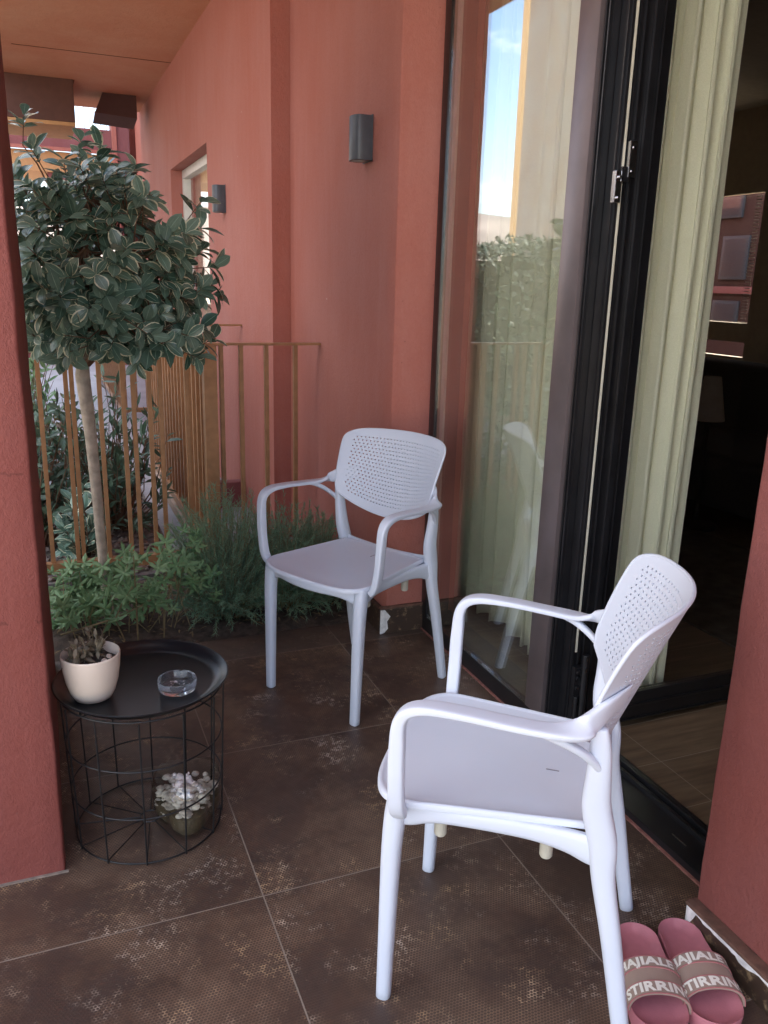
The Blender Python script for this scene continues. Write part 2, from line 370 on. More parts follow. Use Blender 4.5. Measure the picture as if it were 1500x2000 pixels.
def rough_block(name, a, b, m, seed, amp=.004, step=.06, parent=None):
    """wall block with slightly hand-trowelled faces and worn corners"""
    bm = bmesh.new(); bmesh.ops.create_cube(bm, size=1)
    for v in bm.verts: v.co = Vector([a[i] + (v.co[i] + .5) * (b[i] - a[i]) for i in range(3)])
    bmesh.ops.bevel(bm, geom=list(bm.edges), offset=.006, segments=2, profile=.5, affect='EDGES')
    for ax in (0, 1, 2):
        k = int((b[ax] - a[ax]) / step)
        for i in range(1, k):
            no = [0, 0, 0]; no[ax] = 1; co = list(a); co[ax] = a[ax] + i * (b[ax] - a[ax]) / k
            bmesh.ops.bisect_plane(bm, geom=bm.verts[:] + bm.edges[:] + bm.faces[:], plane_co=co, plane_no=no)
    for v in bm.verts:
        q = v.co * 9 + Vector((seed, seed, 0)); q2 = v.co * 38
        v.co += Vector((noise.noise(q), noise.noise(q + Vector((31, 0, 0))), 0)) * amp + Vector((noise.noise(q2), noise.noise(q2 + Vector((9, 0, 0))), 0)) * amp * .5
    me = bpy.data.meshes.new(name); bm.to_mesh(me); bm.free(); me.materials.append(m)
    me.polygons.foreach_set('use_smooth', [True] * len(me.polygons)); me.set_sharp_from_angle(angle=radians(50))
    o = bpy.data.objects.new(name, me); COL.objects.link(o)
    if parent: o.parent = parent
    return o

# ------------------------------------------------------------------ ground and floors
def sheet(name, x0, y0, x1, y1, z, m, thick=None):
    q = MB()
    if thick: q.box((x0, y0, z - thick), (x1, y1, z))
    else: q.add([(x0, y0, z), (x1, y0, z), (x1, y1, z), (x0, y1, z)], [(0, 1, 2, 3)])
    return tag(q.build(name, m), kind='structure')
sheet('ground', -900, -900, 900, 900, -.12, PLAZA)
fl = sheet('terrace_floor', -1.6, -3.2, .945, 1.385, 0, FLOOR, .1)
tag(sheet('paved_path', -1.9, 2.16, 1.0, 12.5, -.004, PAVE, .1))
sheet('gravel_bed', -1.9, 2.17, .155, 3.9, .012, GRAVEL, .02)
q = MB()
NX, NY = 60, 24
vs = [(-1.6 + 2.4 * i / NX, 1.385 + .73 * j / NY, .012 * min(1, j / 2) - .008 + .02 * min(1, j / 2) * noise.noise(Vector((i * .35, j * .4, 0))) + .012 * min(1, j / 2) * noise.noise(Vector((i * 1.3, j * 1.3, 5)))) for j in range(NY + 1) for i in range(NX + 1)]
q.add(vs, [(j * (NX + 1) + i, j * (NX + 1) + i + 1, (j + 1) * (NX + 1) + i + 1, (j + 1) * (NX + 1) + i) for j in range(NY) for i in range(NX)])
tag(q.build('planter_soil', SOIL, smooth=True), kind='structure')
sheet('room_floor', 1.105, -2.6, 4.8, 5.0, .012, WOOD, .1)
# far hills and the sun-lit block across the square (seen in the glass and through the leaves)
hm = plain('dry_hill', (.20, .17, .15), .95, 0, .3, .02)
q = MB(); NH = 90; vs = []
for j in range(9):
    rad = 380 + j * 45
    for i in range(NH + 1):
        a = pi * (.05 + 1.0 * i / NH); hh = (sin(j / 8 * pi) ** .8) * (44 + 26 * noise.noise(Vector((i * .11, 1, 0))) + 9 * noise.noise(Vector((i * .5, j * .6, 3))))
        vs.append((rad * cos(a), rad * sin(a), -1 + max(0, hh)))
q.add(vs, [(j * (NH + 1) + i, j * (NH + 1) + i + 1, (j + 1) * (NH + 1) + i + 1, (j + 1) * (NH + 1) + i) for j in range(8) for i in range(NH)])
tag(q.build('hills', hm, smooth=True, fixn=True), kind='structure')

# ------------------------------------------------------------------ own building
# near facade with the lit wall lamp
o = rough_block('facade_wall', (.80, 1.25, -.1), (1.10, 2.59, 2.89), WALL, 2, .0022, .09); tag(o, 'terracotta facade wall carrying the larger wall lamp beside the glass door', 'wall')
root = empty('far_facade_wall', (.71, 2.6, 0)); tag(root, 'long receding terracotta wall with a recessed window behind the tree', 'wall')
q = MB(); q.box((.71, 2.592, -.1), (1.10, 4.22, 2.89)); q.box((.71, 5.80, -.1), (1.10, 7.72, 3.7)); q.box((.71, 4.22, 2.155), (1.10, 5.80, 2.89)); q.box((.71, 4.22, -.1), (1.10, 5.8, .10))
rel(q.build('wall', WALL), root)
rel(box('kerb', (.40, 3.26, -.02), (.709, 3.34, .15), WALLB), root)
win = rel(box('window', (.80, 4.222, 2.09), (.86, 5.798, 2.153), WINW), root)
q = MB(); q.box((.80, 4.222, .102), (.86, 4.28, 2.09)); q.box((.80, 4.56, .102), (.858, 4.62, 2.09)); q.box((.80, 5.74, .102), (.86, 5.798, 2.09)); q.box((.80, 4.28, .102), (.857, 4.56, .17)); q.box((.80, 4.62, .102), (.857, 5.74, .17))
c = q.build('frame', WINW, win, bevel=.004)
q = MB(); q.box((.83, 4.28, .17), (.838, 4.56, 2.09)); q.box((.83, 4.62, .17), (.838, 5.74, 2.09)); q.build('pane', GLASS, win)
q = MB(); q.box((.90, 4.25, .1), (.905, 5.78, 2.15)); q.build('blind', plain('beige_blind', (.55, .50, .40), .8), win)
# roof slab over the terrace
q = MB(); q.box((-.36, 1.30, 2.89), (5.2, 4.2, 3.25)); q.box((.84, -4.6, 2.89), (5.2, 1.30, 3.25)); q.box((-.50, -1.9, 2.89), (.84, 1.30, 3.25)); q.box((-.60, 4.2, 2.89), (5.2, 6.55, 3.25)); q.box((.06, 6.55, 2.89), (5.2, 7.75, 3.25))
o = q.build('ceiling', CEIL); tag(o, kind='structure')
# formwork joint lines
q = MB()
for y in (5.57,):
    pts = [(-.40 + i * .0555, y + .006 * noise.noise(Vector((i * .7, 0, 0))), 2.8885) for i in range(21)]
    q.tube(pts, .0018, 5)
tag(q.build('joint', plain('dark_joint', (.05, .018, .012), .9)), kind='structure'); 
# dropped beams at the far end
q = MB(); q.box((-1.3, 6.56, 2.56), (.047, 7.35, 3.25)); o = q.build('ceiling_beam', plain('shade_brown_plaster', (.10, .045, .035), .85), bevel=.006); box('lit_soffit', (-1.3, 6.563, 2.53), (.045, 7.35, 2.5598), GOLD, o); tag(o, 'square-fronted beam toned dark for shade, hanging at the left end of the ceiling', 'beam')  # front darkened for shade, underside gilded for light bounced off the ground
q = MB(); zt, zb, y0 = 2.889, 2.72, 6.95
vs = [(.31, y0, zt), (.60, y0, zt), (.60, y0, zb - .02), (.235, y0, zb), (.31, y0 + .35, zt), (.60, y0 + .35, zt), (.60, y0 + .35, zb - .06), (.235, y0 + .35, zb - .04)]
q.add(vs, [(0, 1, 2, 3), (7, 6, 5, 4), (0, 4, 5, 1), (1, 5, 6, 2), (2, 6, 7, 3), (3, 7, 4, 0)])
tag(q.build('sloping_beam', plain('shade_maroon_plaster', (.07, .03, .028), .85), fixn=True), 'small wedge-shaped beam toned dark for shade, under the ceiling next to the far wall', 'beam')  # maroon darkened so the wedge carries its own shade
tag(sheet('pier_joint', -1.1, .229, -.398, .2355, .003, plain('pale_grout', (.20, .16, .135), .9, 0, .3, 60), .006), kind='structure')
# left pier and right pier
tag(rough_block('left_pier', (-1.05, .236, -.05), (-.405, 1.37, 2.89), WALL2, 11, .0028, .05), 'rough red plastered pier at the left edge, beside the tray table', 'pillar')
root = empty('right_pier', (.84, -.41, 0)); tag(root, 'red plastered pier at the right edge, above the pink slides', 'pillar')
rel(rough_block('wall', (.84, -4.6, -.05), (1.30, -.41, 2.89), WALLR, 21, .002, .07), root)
sk = rel(box('skirting', (.817, -2.9, .0), (.842, -.412, .068), SKIRT, bevel=.002), root)
box('ledge', (.812, -2.9, .0685), (.841, -.409, .078), LEDGE, sk, bevel=.003)
q = MB(); N = 70
def ragged(P0, P1, h0, h1, off, seed):
    vs = []; P0 = Vector(P0); P1 = Vector(P1)
    for i in range(N + 1):
        t = i / N; c = P0.lerp(P1, t); w0 = .004 * noise.noise(Vector((i * .5, seed, 0))); a = h1; b = h0 * (.35 + .65 * abs(noise.noise(Vector((i * .16, seed + 5, 0))) * 1.6 + .3 + .25 * noise.noise(Vector((i * .9, seed, 3)))))
        vs += [c + Vector((0, 0, a)) + Vector(off), c + Vector((0, 0, a - b)) + Vector(off)]
    q.add(vs, [(2 * i, 2 * i + 1, 2 * i + 3, 2 * i + 2) for i in range(N)])
ragged((.817, -.412, 0), (.817, -1.1, 0), .022, .0715, (-.0022, 0, 0), 1)
vs = [(.8145, -.412 - .004, .0), (.8145, -.412 - .016, .004), (.8145, -.412 - .012, .03), (.8145, -.412 - .022, .05), (.8145, -.412 - .03, .070), (.8145, -.412, .072)]
q.add(vs, [(0, 1, 2, 3, 4, 5)])
vs = [(.817, -.4095, 0), (.842, -.4095, .0), (.842, -.4095, .072), (.817, -.4095, .072)]; q.add(vs, [(3, 2, 1, 0)])
q.build('filler', WPL, sk)
# skirting on the door reveal
root = empty('reveal_skirting', (.79, 1.24, 0)); tag(root, 'short tiled skirting with chipped white corner at the foot of the facade wall', 'skirting')
q = MB(); q.box((.774, 1.238, .0), (.958, 1.2475, .100)); rel(q.build('tile', SKIRT, bevel=.0015), root)
q = MB(); q.box((.774, 1.2475, .0), (.796, 1.40, .098)); rel(q.build('side_tile', SKIRT, bevel=.0015), root)
q = MB(); q.box((.772, 1.236, .1005), (.958, 1.249, .112)); rel(q.build('ledge', LEDGE, bevel=.003), root)
q = MB(); vs = [(.7725, 1.2365, .0), (.79, 1.2365, .004), (.806, 1.2365, .02), (.801, 1.2365, .05), (.815, 1.2365, .07), (.80, 1.2365, .088), (.79, 1.2365, .1), (.7725, 1.2365, .1)]
q.add(vs, [tuple(range(8))]); rel(q.build('filler', WPL), root)

# room behind the door (dark)
root = empty('room', (3, 1, 0)); tag(root, 'dark living room seen through the glass door', 'room')
q = MB(); q.box((1.301, -2.65, 0), (4.9, -2.6, 2.889)); q.box((1.101, 5.0, 0), (4.9, 5.1, 2.889))
W0, W1 = 3.30, 4.05
q.box((4.5, -2.6, .0), (4.56, W0, 2.889)); q.box((4.5, W1, .0), (4.56, 5, 2.889)); q.box((4.5, W0, 2.02), (4.56, W1, 2.889)); q.box((4.5, W0, .96), (4.56, W1, 1.10)); q.box((4.5, W0, 0), (4.56, W1, .85))
rel(q.build('wall', ROOM), root)
rel(box('ceiling_panel', (1.101, -2.6, 2.60), (4.5, 5.0, 2.66), plain('room_ceiling', (.4, .37, .32), .9), bevel=0), root)
wf = rel(box('window', (4.565, W0, 1.10), (4.60, W0 + .03, 2.02), WINW), root)
q = MB()
for k in range(40): z = 1.13 + k * .022; q.box((4.50, W0 + .032, z), (4.515, W0 + .075, z + .006))
q.build('blind', WINW, wf)
q = MB(); q.box((4.61, W0, 1.10), (4.616, W1, 2.02)); q.build('pane', GLASS, wf)
root = empty('opposite_house', (9.5, 7, 0)); tag(root, 'small reddish house front seen far off through the room window', 'building')
q = MB(); q.box((9.0, 3.0, -.1), (9.6, 12.0, 7)); rel(q.build('wall', plain('dull_red_plaster', (.05, .022, .019), .85)), root)
for (y, z0, z1) in ((8.10, 2.35, 2.75), (7.90, 1.5, 2.1), (7.95, .75, 1.2)):
    fr = rel(box('window', (8.96, y, z0), (8.998, y + .5, z1), LAMPM), root); q = MB(); q.box((8.945, y + .04, z0 + .04), (8.958, y + .46, z1 - .04)); q.build('pane', GLASS, fr)
rel(box('cornice', (8.95, 4, 1.30), (8.999, 11, 1.40), WALLB), root)
# sofa and lamp standing in the room
root = empty('sofa', (3.6, 2.4, .012)); tag(root, 'dark fabric sofa standing in the shadowy room', 'sofa')
for n_, a, b in (('seat', (-.45, -.9, .1), (.35, .9, .42)), ('backrest', (.36, -.9, .1), (.6, .9, .85)), ('armrest', (-.45, .91, .1), (.6, 1.1, .6)), ('armrest', (-.45, -1.1, .1), (.6, -.91, .6))):
    box(n_, a, b, SOFA, root, bevel=.05, segs=4)
root = empty('table_lamp', (3.4, 2.42, .012)); 
root.location = (3.05, 2.05, .012); tag(root, 'pale table lamp glimpsed beside the curtain edge in the dark room', 'lamp')
q = MB(); q.lathe([(.09, .62), (.045, .86)], n=32); q.build('lamp_shade', SHADE, root, smooth=True)
q = MB(); q.lathe([(0, .0), (.12, .0), (.12, .02), (.015, .04), (.015, .70), (0, .70)], n=24); q.build('lamp_stand', SOFA, root, smooth=True)
tag(sheet('room_rug', 2.0, .6, 3.0, 2.6, .02, plain('rug', (.09, .075, .06), 1, 0, .5, 14, .5, 120), .01), 'mottled dark rug on the room floor', 'rug')
del bpy.data.objects['room_rug']['kind']

# ------------------------------------------------------------------ glass door
XG = .985
root = empty('folding_glass_door', (.98, .8, 0)); tag(root, 'black framed folding glass door with one leaf open into the room', 'door')
def rb(name, a, b, m=BLACK, bevel=.002): return rel(box(name, a, b, m, bevel=bevel), root)
fr = rb('frame', (.951, 1.205, .062), (1.05, 1.249, 2.30))
q = MB(); q.box((.9535, .377, .0), (1.075, 1.249, .061)); q.box((.9685, .40, .062), (1.0, 1.20, .072)); q.build('bottom_rail', BLACK, fr, bevel=.002)
q = MB(); q.box((.951, -.408, 2.27), (1.06, 1.205, 2.45)); q.build('head_rail', BLACK, fr, bevel=.002)
# raised aluminium sill in front of the opening
q = MB(); q.box((.9535, -.408, .0), (1.04, .3765, .022)); q.box((1.0405, -.408, .0), (1.052, .351, .034)); q.box((1.0525, -.408, .0), (1.064, .351, .022)); q.box((1.0645, -.408, .0), (1.078, .351, .038)); q.box((1.0785, -.408, .0), (1.10, .351, .026))
sill = q.build('sill', BLACK, bevel=.0015); rel(sill, root)
q = MB(); q.box((.9925, -.215, .0222), (.9965, -.165, .0232)); q.build('drain_slot', STEEL, sill)
q = MB(); q.box((.9455, -.408, -.002), (.9530, 1.237, .004)); rel(q.build('paint_strip', PINKP), root)
st = rel(box('stile', (.9515, .378, .0615), (1.02, .467, 2.269), STILE, bevel=.003), root)
p_ = MB(); p_.box((.9575, .4672, .062), (.9635, 1.2048, 2.27)); rel(p_.build('pane', GLASSR), root)
q = MB(); q.box((.9642, .4675, .073), (.9735, .476, 2.26)); q.box((.9642, 1.186, .073), (.9735, 1.2045, 2.26)); rel(q.build('gasket', plain('bronze_spacer', (.30, .28, .22), .4, .6)), root)
q = MB(); q.box((.9642, 1.160, .073), (.9725, 1.1855, 2.26)); rel(q.build('spacer', plain('aluminium_spacer', (.55, .56, .54), .45, .4)), root)
# ribbed meeting jamb between fixed pane and open leaf
q = MB(); q.box((.972, .352, .0225), (1.03, .3765, 2.269))
for i in range(2): q.box((.962, .3525 + i * .014, .0225), (.9718, .3585 + i * .014, 2.269))
rel(q.build('jamb', BLACK, bevel=.001), root)
# open leaf, standing at right angles to the facade
lf = rel(box('leaf_stile', (.992, .318, .03), (1.128, .350, 2.26), BLACK, bevel=.002), root)
q = MB()
for i, (a, b) in enumerate(((.998, 1.006), (1.020, 1.024), (1.036, 1.040), (1.064, 1.082), (1.094, 1.098))):
    q.box((a, .311 if i != 3 else .3085, .03), (b, .3178, 2.26))
q.build('ribs', BLACK, lf, bevel=.0015)
q = MB(); q.box((1.008, .3105, .30), (1.0135, .3178, 2.26)); q.build('white_seal', RUBB, lf)
q = MB(); q.box((1.008, .3125, .05), (1.0125, .3178, .19)); q.build('white_seal', RUBB, lf)
q = MB(); q.box((1.1285, .320, .03), (2.02, .349, .125)); q.box((1.1285, .3135, .080), (2.02, .3198, .088)); q.box((1.1285, .3135, .034), (2.02, .3198, .040)); q.box((1.1285, .32, 2.17), (2.02, .349, 2.26)); q.box((1.94, .32, .126), (2.02, .349, 2.169))
q.build('leaf_rail', BLACK, lf, bevel=.002)
q = MB(); q.box((1.1285, .333, .1255), (1.94, .338, 2.17)); q.build('leaf_pane', GLASS, lf)
def hinge(z):
    h = MB()
    h.box((.986, .300, z + .0), (1.004, .3175, z + .075)); h.box((1.018, .296, z + .06), (1.038, .3095, z + .145)); h.box((1.000, .2985, z + .05), (1.022, .306, z + .085), mi=1)
    for (x, zz) in ((.995, z + .012), (.995, z + .06), (1.028, z + .075), (1.028, z + .130)): h.tube([(x, .300, zz), (x, .2935, zz)], .004, 10, mi=0)
    return h.build('hinge', [STEEL, BLACK], lf, bevel=.001)
hinge(1.53)
q = MB(); q.box((1.000, .292, .05), (1.036, .309, .26)); q.tube([(1.028, .285, .06), (1.028, .285, .30)], .011, 14); q.tube([(1.006, .286, .06), (1.006, .286, .17)], .007, 12)
for z in (.195, .225, .245): q.tube([(1.010, .292, z), (1.010, .284, z)], .007, 12)
for z in (.25, .285): q.box((1.020, .272, z), (1.026, .276, z + .014), mi=1)
q.build('bolt_lock', [BLACK, STEEL], lf, bevel=.001)

# ------------------------------------------------------------------ curtain
q = MB(); path = []
yy = 1.235
def cx(s):        # s metres along curtain
    y = 1.49 - s
    if y > .47: return Vector((1.235, y, 0))
    t = (.47 - y); a = min(t / .12, pi / 2)
    return Vector((1.235 + .12 * (1 - cos(a)) + max(0, t - .188),   .47 - .06 * sin(a), 0)) if t < .188 else Vector((1.355 + (t - .188),   .41, 0))
S = 1.275; NS, NZ = 340, 34; vs = []
for j in range(NZ + 1):
    z = .035 + (2.55 - .035) * j / NZ
    for i in range(NS + 1):
        s = S * i / NS; c0 = cx(s); c1 = cx(min(S, s + .01)); t = (c1 - c0); t = t.normalized() if t.length > 1e-6 else Vector((1, 0, 0)); nrm = Vector((-t.y, t.x, 0))
        ph = s / .095 * 2 * pi + 1.9 * sin(s * 8.3) + 1.0 * sin(s * 19 + 1) + max(0, s - .93) * 62 + .25 * noise.noise(Vector((s * 4, z * .8, 0)))
        amp = (.034 + .016 * noise.noise(Vector((s * 7, 2, 0)))) * (1 if s < 1.0 else .75)
        d = nrm * (sin(ph) * amp + .012 * noise.noise(Vector((s * 11, z * 1.1, 7)))) + t * (.012 * sin(2 * ph))
        if c0.y < .43: d = Vector((d.x, max(d.y, -.03), 0))
        dz = .006 * sin(ph) if j == 0 else 0
        vs.append(c0 + d + Vector((0, 0, z + dz)))
q.add(vs, [(j * (NS + 1) + i, j * (NS + 1) + i + 1, (j + 1) * (NS + 1) + i + 1, (j + 1) * (NS + 1) + i) for j in range(NZ) for i in range(NS)])
o = q.build('curtain', CURT, smooth=True); tag(o, 'floor length pale green curtain hanging in folds behind the glass door', 'curtain')
md = o.modifiers.new('thick', 'SOLIDIFY'); md.thickness = .0015

# ------------------------------------------------------------------ wall lamps
def lamp_unit():
    rt = empty('wall_lamp', (0, 0, 0))
    q = MB(); N = 20; W, D, H = .045, .075, .15; prof = []
    for i in range(N + 1):
        a = pi * i / N; prof.append((-(D - .03) * .0 - (.045 + .028 * sin(a)) if 0 < i < N else 0, -W + 2 * W * i / N))
    prof = [(0, -W)] + [(-.034 - .036 * sin(pi * i / N) ** .6, -W * cos(pi * i / N)) for i in range(N + 1)] + [(0, W)]
    q.prism(prof, .0, H); q.build('housing', LAMPM, rt, bevel=.0015, fixn=True, auto=35)
    q = MB(); q.lathe([(0, -.004), (.022, -.004), (.026, .0005)], (-.036, 0, 0), 24); q.build('lens', LENS, rt, smooth=True)
    q = MB(); q.box((-.004, -W - .002, -.003), (-.0005, W + .002, H + .003)); q.build('back_plate', LAMPM, rt)
    return rt
def copy_tree(o, parent=None):
    c = o.copy(); COL.objects.link(c)
    if parent: c.parent = parent
    for ch in [x for x in bpy.data.objects if x.parent == o]: copy_tree(ch, c)
    return c
l1 = lamp_unit(); l1.location = (.7985, 1.538, 1.748)
tag(l1, 'slate grey half-round wall lamp on the near wall beside the glass door', 'wall lamp', 'grey wall lamps')
l2 = copy_tree(l1); l2.location = (.709, 3.70, 1.70)
l2['label'] = 'smaller-looking grey wall lamp farther off, beside the recessed window'

# ------------------------------------------------------------------ railings
def rail_fence(name, P0, P1, z0, z1, ts, label, posts=(), cat='railing', bw=.009, base=True):
    P0 = Vector((*P0, 0)); P1 = Vector((*P1, 0)); d = (P1 - P0); L = d.length; d.normalize(); n = Vector((-d.y, d.x, 0))
    rt = empty(name, P0); tag(rt, label, cat)
    def bx(a0, a1, hw, za, zb, nm):
        q = MB(); c = []
        for zz in (za, zb):
            for (s, t) in ((a0, -hw), (a1, -hw), (a1, hw), (a0, hw)): c.append(d * s + n * t + Vector((0, 0, zz)))
        q.add(c, [(0, 3, 2, 1), (4, 5, 6, 7), (0, 1, 5, 4), (1, 2, 6, 5), (2, 3, 7, 6), (3, 0, 4, 7)])
        return q.build(nm, BRONZE, rt, bevel=.0012)
    bx(0, L, .021, z1 - .010, z1, 'top_rail')
    if base: bx(0, L, .02, z0, z0 + .045, 'bottom_rail')
    for t in ts: bx(t - bw, t + bw, .011, z0 + .0455 if base else z0, z1 - .0105, 'baluster')
    for t in posts: bx(t - .028, t + .028, .030, z0 - .1, z1 - .0102, 'post')
    return rt
XL = -.62
bars = [-.505, -.387, -.285, -.262, -.156, -.063, -.022, .044, .089, .20, .352, .439, .552, .685]
rail_fence('railing', (XL, 2.11), (.799, 2.11), .085, 1.053, [b - XL for b in bars], 'ochre metal railing behind the planter, fixed to the facade wall', posts=[.300 - XL])
o = rail_fence('railing', (.312, 2.15), (.312, 4.35), .05, 1.05, [.10 + .118 * i for i in range(18)], 'row of ochre balusters running away along the path, seen nearly edge-on', bw=.010)
rail_fence('railing', (.40, 3.30), (.709, 3.30), .155, 1.07, [.03, .148], 'short higher ochre railing touching the far wall', base=False)
rail_fence('railing', (.33, 6.9), (.709, 6.9), .03, 1.05, [.03, .13, .23, .33], 'ochre railing across the end of the path by the far wall')
rail_fence('railing', (.325, 6.95), (.325, 10.2), .03, 1.05, [.1 + .12 * i for i in range(26)], 'farthest ochre railing receding behind the tree trunk')
box_k = box('railing_kerb', (.275, 2.15, -.02), (.355, 4.4, .049), plain('pale_stone', (.33, .24, .18), .7), bevel=.004); tag(box_k, 'low tan kerb under the receding balusters', 'kerb')

# ------------------------------------------------------------------ far backdrop
root = empty('far_gallery', (0, 12, 0)); tag(root, 'maroon gallery with barred parapet across the end of the passage', 'building')
q = MB(); q.box((-3, 12.0, 3.05), (1.02, 12.35, 3.33)); rel(q.build('parapet', WALLB), root)
q = MB(); q.box((-3, 11.96, 3.00), (1.02, 12.0, 3.048)); rel(q.build('ledge', WALL), root)
q = MB(); q.box((-3, 12.05, 2.72), (1.0, 13.5, 2.998)); rel(q.build('slab', GOLD), root)
q = MB(); q.box((-.10, 12.1, 2.30), (.78, 12.4, 2.719)); rel(q.build('screen', WALLB), root)
for i in range(11): rel(box('bar', (.22 + i * .075, 12.15, 3.33), (.228 + i * .075, 12.165, 4.05), BRONZE, bevel=0), root)
q = MB(); q.box((.80, 11.9, -.1), (.86, 12.3, 4.2)); rel(q.build('pilaster_edge', WALL), root)
q = MB(); q.box((.861, 11.93, -.1), (1.04, 12.6, 4.2)); rel(q.build('pilaster', WALLB), root)
q = MB(); q.box((.9, 12.7, -.1), (3.0, 13.0, 4.2)); rel(q.build('end_wall', WALL), root)
root = empty('far_house', (-1, 14, 0)); tag(root, 'low maroon wall with pale trim lines glimpsed between the balusters', 'wall')
q = MB(); q.box((-4, 13.6, -.1), (.9, 14.0, .75)); rel(q.build('wall', WALLB), root)
for z in (.05, .40): rel(box('trim', (-4, 13.57, z), (.9, 13.6, z + .03), WALL, bevel=0), root)
root = empty('shade_wing', (1.06, 8, 0)); tag(root, 'tall terracotta wing added beyond the far facade wall to shade the path', 'building')
q = MB(); q.box((1.11, 7.76, -.1), (6, 11.8, 6.5)); q.box((3.01, 11.81, -.1), (7, 17, 6.5)); rel(q.build('wall', WALL), root)  # added mass that keeps the sun off the far path
# sunlit block across the square, reflected in the door
root = empty('sunlit_block', (-14, 13, 0)); tag(root, 'tall salmon building across the square, seen reflected in the glass', 'building')
q = MB(); q.box((-20, 1.0, -.1), (-12, 22.7, 11)); rel(q.build('wall', plaster('dusty_rose_plaster', (.10, .072, .066), 4)), root)
q = MB(); q.box((-12.6, 22.7, -.1), (-12, 23.1, 11)); rel(q.build('corner', plain('sunlit_gold_corner', (.26, .17, .09), .85)), root)  # gold colour stands for the sunlit edge of the block
for k in range(4):
    for j in range(3):
        fr = rel(box('window', (-11.99, 3.5 + k * 4.2, 1 + j * 3.2), (-11.95, 4.9 + k * 4.2, 3 + j * 3.2), WINW, bevel=0), root)
        q = MB(); q.box((-11.945, 3.6 + k * 4.2, 1.1 + j * 3.2), (-11.94, 4.8 + k * 4.2, 2.9 + j * 3.2)); q.build('pane', GLASS, fr)

# ------------------------------------------------------------------ plants
def leaf(mb, base, d, nrm, L, W, curl=.18, fold=.25, rnd=(0, 0), n=5, tip=1.0, mi=0):
    d = d.normalized(); s = d.cross(nrm); s = s.normalized() if s.length > 1e-5 else d.orthogonal().normalized(); nn = s.cross(d)
    vs = []; uv = []
    for i in range(n + 1):
        t = i / n; w_ = W * (sin(pi * min(1, t ** tip)) ** .7) * .5 if 0 < t < 1 else .0006
        c = base + d * (L * t) - nn * (curl * L * t * t)
        for k in (-1, 0, 1): vs.append(c + s * (k * w_) + nn * (abs(k) * w_ * fold)); uv.append((k, t))
    fs = []
    for i in range(n):
        for k in (0, 1): a = i * 3 + k; fs.append((a, a + 1, a + 4, a + 3))
    mb.add(vs, fs, uv, rnd, mi)
def rv(s=1): return Vector((R.uniform(-1, 1), R.uniform(-1, 1), R.uniform(-1, 1))) * s

# topiary tree
root = empty('standard_tree', (-.205, 1.66, 0)); tag(root, 'lollipop-shaped evergreen with variegated leaves on a slim pale trunk', 'tree')
q = MB(); tp = [(-.204, 1.66, -.03), (-.208, 1.66, .2), (-.214, 1.655, .5), (-.222, 1.65, .75), (-.236, 1.65, .97), (-.225, 1.65, 1.12)]
q.tube(tp, [.0150, .0170, .0190, .0210, .0255, .013], 14)
for k in range(5): q.tube([(-.218 + .0, 1.652, -.2), (-.219, 1.652, -.21)], .0206, 14)
rel(q.build('trunk', BARK, smooth=True), root)
tw = MB(); lf_ = MB()
C0 = Vector((-.095, 1.66, 1.385))
tips = []
for i in range(5200):
    v = rv()
    if (abs(v.x) ** 3 + abs(v.y) ** 3 + abs(v.z) ** 3) > 1 or v.length < .45: continue
    x = v.x * .335 - .025; y = v.y * .33; z = v.z * .375
    top = .29 - 1.15 * max(0, x - .02)                        # lower towards the right
    if z < -.32 or z > top: continue
    if x < -.1 and z > .17 and R.random() < .7: continue
    tips.append(C0 + Vector((x, y, z)))
    if len(tips) > 310: break
extra = [(-.36, 1.50, 1.84), (-.345, 1.5, 1.74), (-.19, 1.58, 1.80), (-.13, 1.62, 1.77), (-.25, 1.55, 1.72), (-.02, 1.63, 1.72), (.195, 1.60, 1.58), (.19, 1.6, 1.49), (.235, 1.6, 1.36), (.25, 1.62, 1.26), (.20, 1.63, 1.42), (.22, 1.6, 1.30), (-.42, 1.52, 1.5), (-.42, 1.5, 1.3), (-.40, 1.52, 1.62), (-.38, 1.5, 1.12), (-.30, 1.5, 1.05), (.22, 1.62, 1.10), (.16, 1.6, 1.04), (-.05, 1.6, 1.02)]
tips += [Vector(e) - Vector((0, 0, .045 if e[2] > 1.7 else 0)) for e in extra]
fork = Vector((-.236, 1.65, 1.0))
mains = []
for k in range(9):
    a = k / 9 * 2 * pi; e = C0 + Vector((cos(a) * .2, sin(a) * .2, R.uniform(-.08, .2))); mid = fork.lerp(e, .5) + rv(.03) - Vector((0, 0, .03))
    tw.tube([fork + rv(.008), mid, e], [.010, .007, .004], 7); mains += [mid, e, mid.lerp(e, .5)]
mains.append(fork + Vector((0, 0, .15)))
